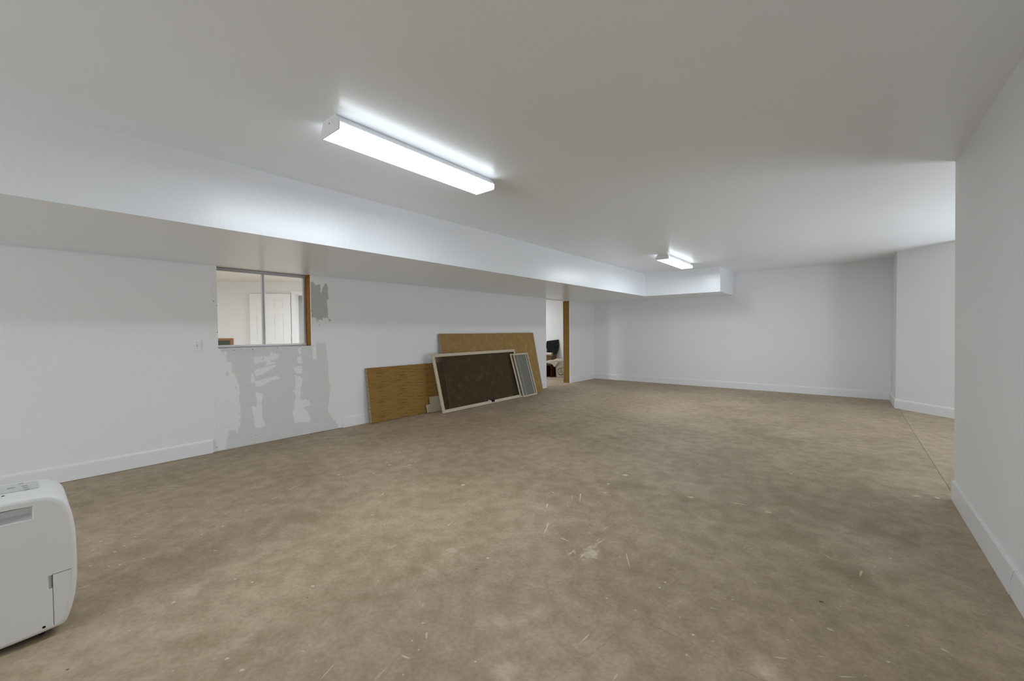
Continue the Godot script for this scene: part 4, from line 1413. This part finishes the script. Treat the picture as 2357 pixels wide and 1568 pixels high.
func build_leaning_things() -> void:
	# low plywood sheet
	var a := Vector3(3.012, 0.004, -4.930)
	var o := thing("plywood_sheet", "low dark tan plywood sheet with streaky grain leaning on the wall left of the screens", "plywood")
	o.transform = lean(a, Vector3(4.90, 0.004, -4.920), Vector3(3.012, 0.741, -5.000))
	var st := begin()
	prism(st, skew(ragged(1.902, 0.742, 51, 0.003), -0.03), Vector3(0.018, 0, -0.0015), Vector3.RIGHT, Vector3.UP, Vector3(0, 0, 0.003))
	done("face_veneer", st, M.ply, o)
	st = begin()
	prism(st, skew(rect(0.0, 0.0, 1.915, 0.739), -0.03), Vector3(-0.001, 0.001, -0.0205), Vector3.RIGHT, Vector3.UP, Vector3(0, 0, 0.0190))
	done("core", st, M.edge, o)
	st = begin()
	prism(st, skew(ragged(0.0175, 0.741, 53, 0.001), -0.03), Vector3(0, 0, -0.0015), Vector3.RIGHT, Vector3.UP, Vector3(0, 0, 0.0025))
	done("edge_strip", st, M.edge, o)
	for q in [0.19, 0.44]:
		st = begin()
		lathe(st, PackedVector2Array([Vector2(0.005, 0.0), Vector2(0.004, 0.0015), Vector2(0.0, 0.0015)]), 10, Transform3D(Basis(Vector3.RIGHT, PI / 2.0), Vector3(0.009 - 0.03 * q, q, 0.001)))
		done("nail_head", st, M.black, o)
	# tall hardboard sheet
	a = Vector3(4.33, 0.004, -4.80)
	o = thing("hardboard_sheet", "tallest light brown board leaning on the wall behind the framed screens", "board")
	o.transform = lean(a, Vector3(6.79, 0.004, -4.765), Vector3(4.33, 1.19, -5.0))
	st = begin()
	prism(st, skew(ragged(2.438, 1.206, 52, 0.0035), -0.055), Vector3(0.0125, 0, -0.001), Vector3.RIGHT, Vector3.UP, Vector3(0, 0, 0.003))
	done("face_sheet", st, M.hardboard, o)
	st = begin()
	prism(st, skew(rect(-0.001, 0.002, 2.459, 1.203), -0.055), Vector3(-0.002, 0, -0.018), Vector3.RIGHT, Vector3.UP, Vector3(0, 0, 0.017))
	done("core", st, M.edge, o)
	for q in [[0.0, 0.012], [2.451, 0.009]]:
		st = begin()
		prism(st, skew(ragged(q[1], 1.205, 54, 0.001), -0.055), Vector3(q[0], 0, -0.001), Vector3.RIGHT, Vector3.UP, Vector3(0, 0, 0.0025))
		done("edge_strip", st, M.edge, o)
	# big screen: four bars, dusty mesh, a black latch
	a = Vector3(4.04, 0.004, -4.66)
	o = thing("window_screen", "large tan framed insect screen with dark mesh leaning on the brown boards", "screen")
	o.transform = lean(a, Vector3(6.06, 0.004, -4.68), Vector3(4.04, 0.88, -4.884))
	var w := 2.02
	var h := 0.908
	var t := 0.022
	var m := 0.048
	bars(o, w, h, m, t, -0.02, M.frame_tan)
	st = begin()
	prism(st, skew(rect(m - 0.006, m - 0.006, w - m + 0.006, h - m + 0.006), -0.02), Vector3(0, 0, -0.001), Vector3.RIGHT, Vector3.UP, Vector3(0, 0, 0.0015))
	done("mesh", st, M.screen, o)
	st = begin()
	box(st, Vector3(1.128, 0.042, 0.012), Vector3(0.075, 0.046, 0.014), 0.003)
	done("latch", st, M.black, o)
	st = begin()
	box(st, Vector3(1.05, 0.05, 0.012), Vector3(0.05, 0.010, 0.008), 0.002)
	lathe(st, PackedVector2Array([Vector2(0.012, -0.006), Vector2(0.012, 0.004), Vector2(0.0, 0.006)]), 14, Transform3D(Basis(Vector3.RIGHT, PI / 2.0), Vector3(1.022, 0.055, 0.012)))
	done("latch_bar", st, M.vinyl, o)
	for q in [[0.008, 0.70], [0.020, 0.19]]:
		st = begin()
		lathe(st, PackedVector2Array([Vector2(0.009, 0.0), Vector2(0.009, 0.002), Vector2(0.0, 0.003)]), 12, Transform3D(Basis(Vector3.RIGHT, PI / 2.0), Vector3(q[0], q[1], t / 2.0 - 0.0005)))
		done("rivet", st, M.plastic_grey, o)
	# two narrow storm windows, one before the other
	var channel := mat(0.40, 0.38, 0.31, 0.5)
	for k in 2:
		if k == 0:
			a = Vector3(5.905, 0.004, -4.657)
			o = thing("storm_window", "narrow tan storm window mostly hidden, directly behind the other narrow grey-paned one", "storm window")
			o.transform = lean(a, Vector3(6.35, 0.004, -4.659), Vector3(5.905, 0.80, -4.850))
		else:
			a = Vector3(5.965, 0.004, -4.634)
			o = thing("storm_window", "front narrow tan storm window with a grey pane at the right end of the large screen", "storm window")
			o.transform = lean(a, Vector3(6.42, 0.004, -4.637), Vector3(5.965, 0.80, -4.828))
		w = 0.445
		h = 0.822
		m = 0.026
		bars(o, w, h, m, 0.018, -0.075, M.frame_tan)
		st = begin()
		prism(st, skew(rect(m - 0.004, m - 0.004, w - m + 0.004, h - m + 0.004), -0.075), Vector3(0, 0, -0.004), Vector3.RIGHT, Vector3.UP, Vector3(0, 0, 0.002))
		done("pane", st, M.grey_screen, o)
		for q in [[m + 0.07, m + 0.082], [w - m - 0.066, w - m - 0.042]]:
			st = begin()
			prism(st, skew(rect(q[0], m, q[1], h - m), -0.075), Vector3(0, 0, -0.002), Vector3.RIGHT, Vector3.UP, Vector3(0, 0, 0.008))
			done("channel", st, channel, o)
	# notched offcut on the floor before the plywood
	a = Vector3(3.925, 0.003, -4.893)
	o = thing("drywall_offcut", "small notched beige offcut standing before the low plywood sheet", "offcut")
	o.transform = lean(a, Vector3(4.215, 0.003, -4.872), Vector3(3.925, 0.20, -4.925))
	st = begin()
	prism(st, PackedVector2Array([Vector2(0.012, 0.0), Vector2(0.05, 0.012), Vector2(0.075, 0.0), Vector2(0.30, 0.0), Vector2(0.30, 0.236), Vector2(0.075, 0.232), Vector2(0.078, 0.127), Vector2(0.0, 0.122)]), Vector3(0, 0, -0.006), Vector3.RIGHT, Vector3.UP, Vector3(0, 0, 0.012))
	done("offcut", st, M.card, o)

# ---------------------------------------------------------------- what stands in the far corner beyond the doorway

func build_storage() -> void:
	# open wooden crate lying on its side
	var o := thing("wooden_crate", "dark red brown wooden crate with an open front on the floor beyond the doorway", "crate", Vector3(9.02, 0.0, -6.08))
	var red := grained([[0.0, 0.035, 0.010, 0.004], [0.5, 0.075, 0.020, 0.008], [1.0, 0.12, 0.035, 0.014]], Vector3(1.0, 8.0, 8.0), 0.5, 61)
	for q in [["base_board", Vector3(0, 0.002, -0.60), Vector3(0.40, 0.014, 0)], ["top_board", Vector3(0, 0.298, -0.60), Vector3(0.40, 0.312, 0)], ["side_board", Vector3(0, 0.014, -0.014), Vector3(0.40, 0.298, 0)], ["side_board", Vector3(0, 0.014, -0.60), Vector3(0.40, 0.298, -0.586)], ["back_board", Vector3(0.388, 0.014, -0.586), Vector3(0.40, 0.298, -0.014)], ["divider", Vector3(0.004, 0.014, -0.192), Vector3(0.388, 0.298, -0.16)]]:
		var st0 := begin()
		span(st0, q[1], q[2], 0.002)
		done(q[0], st0, red, o)
	o = thing("cardboard_box", "brown cardboard box standing on the dark crate beyond the doorway", "box", Vector3(9.315, 0.312, -6.20))
	var brown := mat(0.16, 0.085, 0.028, 0.8)
	var st := begin()
	span(st, Vector3(-0.125, 0, -0.36), Vector3(0.125, 0.245, 0.03), 0.003)
	done("carton", st, brown, o)
	st = begin()
	span(st, Vector3(-0.126, 0.2455, -0.36), Vector3(-0.002, 0.2485, 0.03))
	span(st, Vector3(0.002, 0.2455, -0.36), Vector3(0.126, 0.2485, 0.03))
	done("flap", st, brown, o)
	# roll of paper, its open end towards the doorway
	st = begin()
	var axis := Transform3D(Basis(Quaternion(Vector3.UP, Vector3(-0.06, 0.0, 0.99).normalized())), Vector3(9.218, 0.602, -6.58))
	lathe(st, PackedVector2Array([Vector2(0.024, 0.0), Vector2(0.040, 0.0), Vector2(0.041, 0.43), Vector2(0.029, 0.43), Vector2(0.027, 0.0)]), 28, axis)
	tag(done("paper_roll", st, mat(0.62, 0.54, 0.40, 0.7)), "cream rolled paper tube lying on the cardboard box beyond the doorway", "paper roll")
	# white bottle behind the roll
	st = begin()
	lathe(st, PackedVector2Array([Vector2(0.0, 0.0), Vector2(0.040, 0.0), Vector2(0.042, 0.01), Vector2(0.042, 0.14), Vector2(0.039, 0.165), Vector2(0.026, 0.185), Vector2(0.024, 0.215), Vector2(0.0, 0.215)]), 28, Transform3D(Basis.IDENTITY, Vector3(9.301, 0.5607, -6.44)))
	tag(done("bottle", st, mat(0.75, 0.75, 0.74, 0.4)), "white bottle on the cardboard box, half hidden by the doorway edge", "bottle")
	# curved black seat shell that leans on the far wall
	o = thing("seat_shell", "black curved seat shell leaning on the white wall above the cardboard box", "seat", Vector3(9.444, 0.567, -6.30))
	st = begin()
	var prof := PackedVector2Array([Vector2(0.0, 0.40), Vector2(-0.014, 0.27), Vector2(-0.028, 0.16), Vector2(-0.047, 0.09), Vector2(-0.066, 0.045), Vector2(-0.082, 0.020), Vector2(-0.098, 0.008)])
	var rng := RandomNumberGenerator.new()
	rng.seed = 4
	st.set_smooth_group(1)
	for i in prof.size() - 1:
		var p := prof[i]
		var q := prof[i + 1]
		var nn := Vector3(q.y - p.y, p.x - q.x, 0).normalized()
		var e0 := 0.19 - 0.02 * pow(maxf(0.0, 0.3 - p.y) / 0.3, 2.0) + 0.035 * (1.0 - absf(p.y - 0.17) / 0.24)
		var e1 := 0.19 - 0.02 * pow(maxf(0.0, 0.3 - q.y) / 0.3, 2.0) + 0.035 * (1.0 - absf(q.y - 0.17) / 0.24)
		for k in 10:
			var s0 := -1.0 + k / 5.0
			var s1 := -1.0 + (k + 1) / 5.0
			var up0 := Vector3(0, 0.028 * s0 * (0.4 + p.y), 0)
			var up1 := Vector3(0, 0.028 * s1 * (0.4 + p.y), 0)
			for side in [0.0, 0.010]:
				var d: Vector3 = nn * side
				quad(st, Vector3(p.x, p.y, s0 * e0) + up0 + d, Vector3(p.x, p.y, s1 * e0) + up1 + d, Vector3(q.x, q.y, s1 * e1) + up1 + d, Vector3(q.x, q.y, s0 * e1) + up0 + d, nn if side > 0.0 else -nn)
		st.set_smooth_group(-1)
		for s in [-1.0, 1.0]:
			var up := Vector3(0, 0.028 * s * (0.4 + p.y), 0)
			quad(st, Vector3(p.x, p.y, s * e0) + up, Vector3(p.x, p.y, s * e0) + up + nn * 0.01, Vector3(q.x, q.y, s * e1) + up + nn * 0.01, Vector3(q.x, q.y, s * e1) + up, Vector3(0, 0, s))
		st.set_smooth_group(1)
	done("shell", st, M.black, o)
	st = begin()
	for k in 6:
		box(st, Vector3(-0.004 - 0.001 * k, 0.40 - 0.03 * k, 0.196 + 0.004 * k), Vector3(0.02, 0.014, 0.014), 0.003)
	done("edge_clip", st, M.black, o)
	# plaster pail
	o = thing("plaster_pail", "white plaster pail with a red ring emblem on the floor beyond the doorway", "bucket", Vector3(9.255, 0.001, -5.915))
	st = begin()
	lathe(st, PackedVector2Array([Vector2(0.0, 0.0), Vector2(0.132, 0.0), Vector2(0.136, 0.006), Vector2(0.147, 0.30), Vector2(0.156, 0.302), Vector2(0.156, 0.318), Vector2(0.148, 0.32), Vector2(0.149, 0.355), Vector2(0.153, 0.357), Vector2(0.153, 0.366), Vector2(0.145, 0.366)]), 48)
	var pail := done("pail", st, mat(0.66, 0.62, 0.53, 0.5), o)
	st = begin()
	lathe(st, PackedVector2Array([Vector2(0.158, 0.352), Vector2(0.159, 0.372), Vector2(0.140, 0.376), Vector2(0.136, 0.368), Vector2(0.0, 0.368)]), 48)
	done("lid", st, mat(0.66, 0.62, 0.53, 0.5), o)
	var towards := atan2(5.915, -9.255)      # the side that faces the doorway: angle in x, z
	var on := func(s: float, y: float) -> Vector3:   # a point on the pail, s along its girth
		var r := 0.1372 + 0.011 * y / 0.30 + 0.0012
		var t := towards + s / r
		return Vector3(cos(t) * r, y, sin(t) * r)
	st = begin()
	for k in 40:
		var t0 := PI * 0.80 + TAU * 0.90 * k / 40.0
		var t1 := PI * 0.80 + TAU * 0.90 * (k + 1) / 40.0
		quad(st, on.call(0.098 * cos(t0), 0.155 + 0.098 * sin(t0)), on.call(0.098 * cos(t1), 0.155 + 0.098 * sin(t1)), on.call(0.080 * cos(t1), 0.155 + 0.080 * sin(t1)), on.call(0.080 * cos(t0), 0.155 + 0.080 * sin(t0)), on.call(0.0, 0.0))
	for k in 10:
		var t0 := PI * 0.62 + PI * 0.16 * k / 10.0
		var t1 := PI * 0.62 + PI * 0.16 * (k + 1) / 10.0
		quad(st, on.call(0.124 * cos(t0), 0.155 + 0.124 * sin(t0)), on.call(0.124 * cos(t1), 0.155 + 0.124 * sin(t1)), on.call(0.106 * cos(t1), 0.155 + 0.106 * sin(t1)), on.call(0.106 * cos(t0), 0.155 + 0.106 * sin(t0)), on.call(0.0, 0.0))
	done("emblem", st, mat(0.26, 0.035, 0.018, 0.6), pail)
	st = begin()
	for q in [[-0.018, 0.192, 0.018, 0.212], [-0.050, 0.160, 0.050, 0.174], [-0.044, 0.126, -0.012, 0.140], [-0.006, 0.126, 0.046, 0.140]]:
		for k in 6:
			var u0 := lerpf(q[0], q[2], k / 6.0)
			var u1 := lerpf(q[0], q[2], (k + 0.72) / 6.0)
			quad(st, on.call(u0, q[1]), on.call(u1, q[1]), on.call(u1, q[3]), on.call(u0, q[3]), on.call(0.0, 0.0))
	done("lettering", st, mat(0.05, 0.035, 0.03, 0.6), pail)
	# sack slumped over the crate and the pail
	st = begin()
	st.set_smooth_group(1)
	var wob := FastNoiseLite.new()
	wob.seed = 8
	wob.frequency = 5.0
	var pts := []
	for i in 41:
		var row := []
		var s := -1.0 + i / 20.0
		for k in 24:
			var t := TAU * k / 24.0
			var e := pow(maxf(0.0, 1.0 - pow(absf(s), 3.0)), 0.5)
			var step := smoothstep(-0.3, 0.2, s)
			var c := Vector3(0, lerpf(0.390, 0.444, step), 0.30 * s)
			var v := Vector3((0.078 + 0.03 * clampf(s * 2.0, 0.0, 1.0)) * cos(t), lerpf(0.066, 0.056, step) * sin(t), 0) * e
			var q := c + v
			q += Vector3(1, 1, 0.5) * 0.010 * wob.get_noise_3d(q.x, q.y, q.z) * minf(1.0, e * 2.0)
			row.append(q)
		pts.append(row)
	for i in 40:
		for k in 24:
			var k1b := (k + 1) % 24
			var mid: Vector3 = (pts[i][k] + pts[i + 1][k1b]) / 2.0
			quad(st, pts[i][k], pts[i][k1b], pts[i + 1][k1b], pts[i + 1][k], mid - Vector3(0, lerpf(0.390, 0.444, smoothstep(-0.3, 0.2, mid.z / 0.3)), mid.z * 0.98))
	# its loose corner hangs down the front of the pail
	var flap := []
	for i in 13:
		var row := []
		for k in 13:
			var a0 := i / 12.0
			var b0 := (k / 12.0 - 0.5) * 2.0
			var zz := 0.02 + b0 * 0.15 * (1.0 - a0 * 0.93)
			var yy := 0.440 - 0.160 * a0
			row.append(Vector3(-0.068 - 0.014 * sin(a0 * PI * 0.5) + 0.010 * sin(b0 * 7.0) * (1.0 - a0), yy, zz))
		flap.append(row)
	for i in 12:
		for k in 12:
			for side in [0.0, 0.006]:
				var d := Vector3(-side, 0, 0)
				quad(st, flap[i][k] + d, flap[i][k + 1] + d, flap[i + 1][k + 1] + d, flap[i + 1][k] + d, Vector3.LEFT if side > 0.0 else Vector3.RIGHT)
	var sack := done("sack", st, mat(0.55, 0.475, 0.39, 0.8))
	sack.position = Vector3(9.115, 0, -5.99)
	sack.rotation.y = 0.0
	tag(sack, "off-white sack slumped over the plaster pail and the dark crate", "sack")
	# little tan tub in the crate
	st = begin()
	lathe(st, PackedVector2Array([Vector2(0.0, 0.0), Vector2(0.040, 0.0), Vector2(0.046, 0.055), Vector2(0.049, 0.056), Vector2(0.049, 0.07), Vector2(0.0, 0.07)]), 24, Transform3D(Basis.IDENTITY, Vector3(9.18, 0.0142, -6.155)))
	tag(done("tub", st, mat(0.22, 0.135, 0.04, 0.6)), "small tan tub inside the dark crate at floor level", "tub")
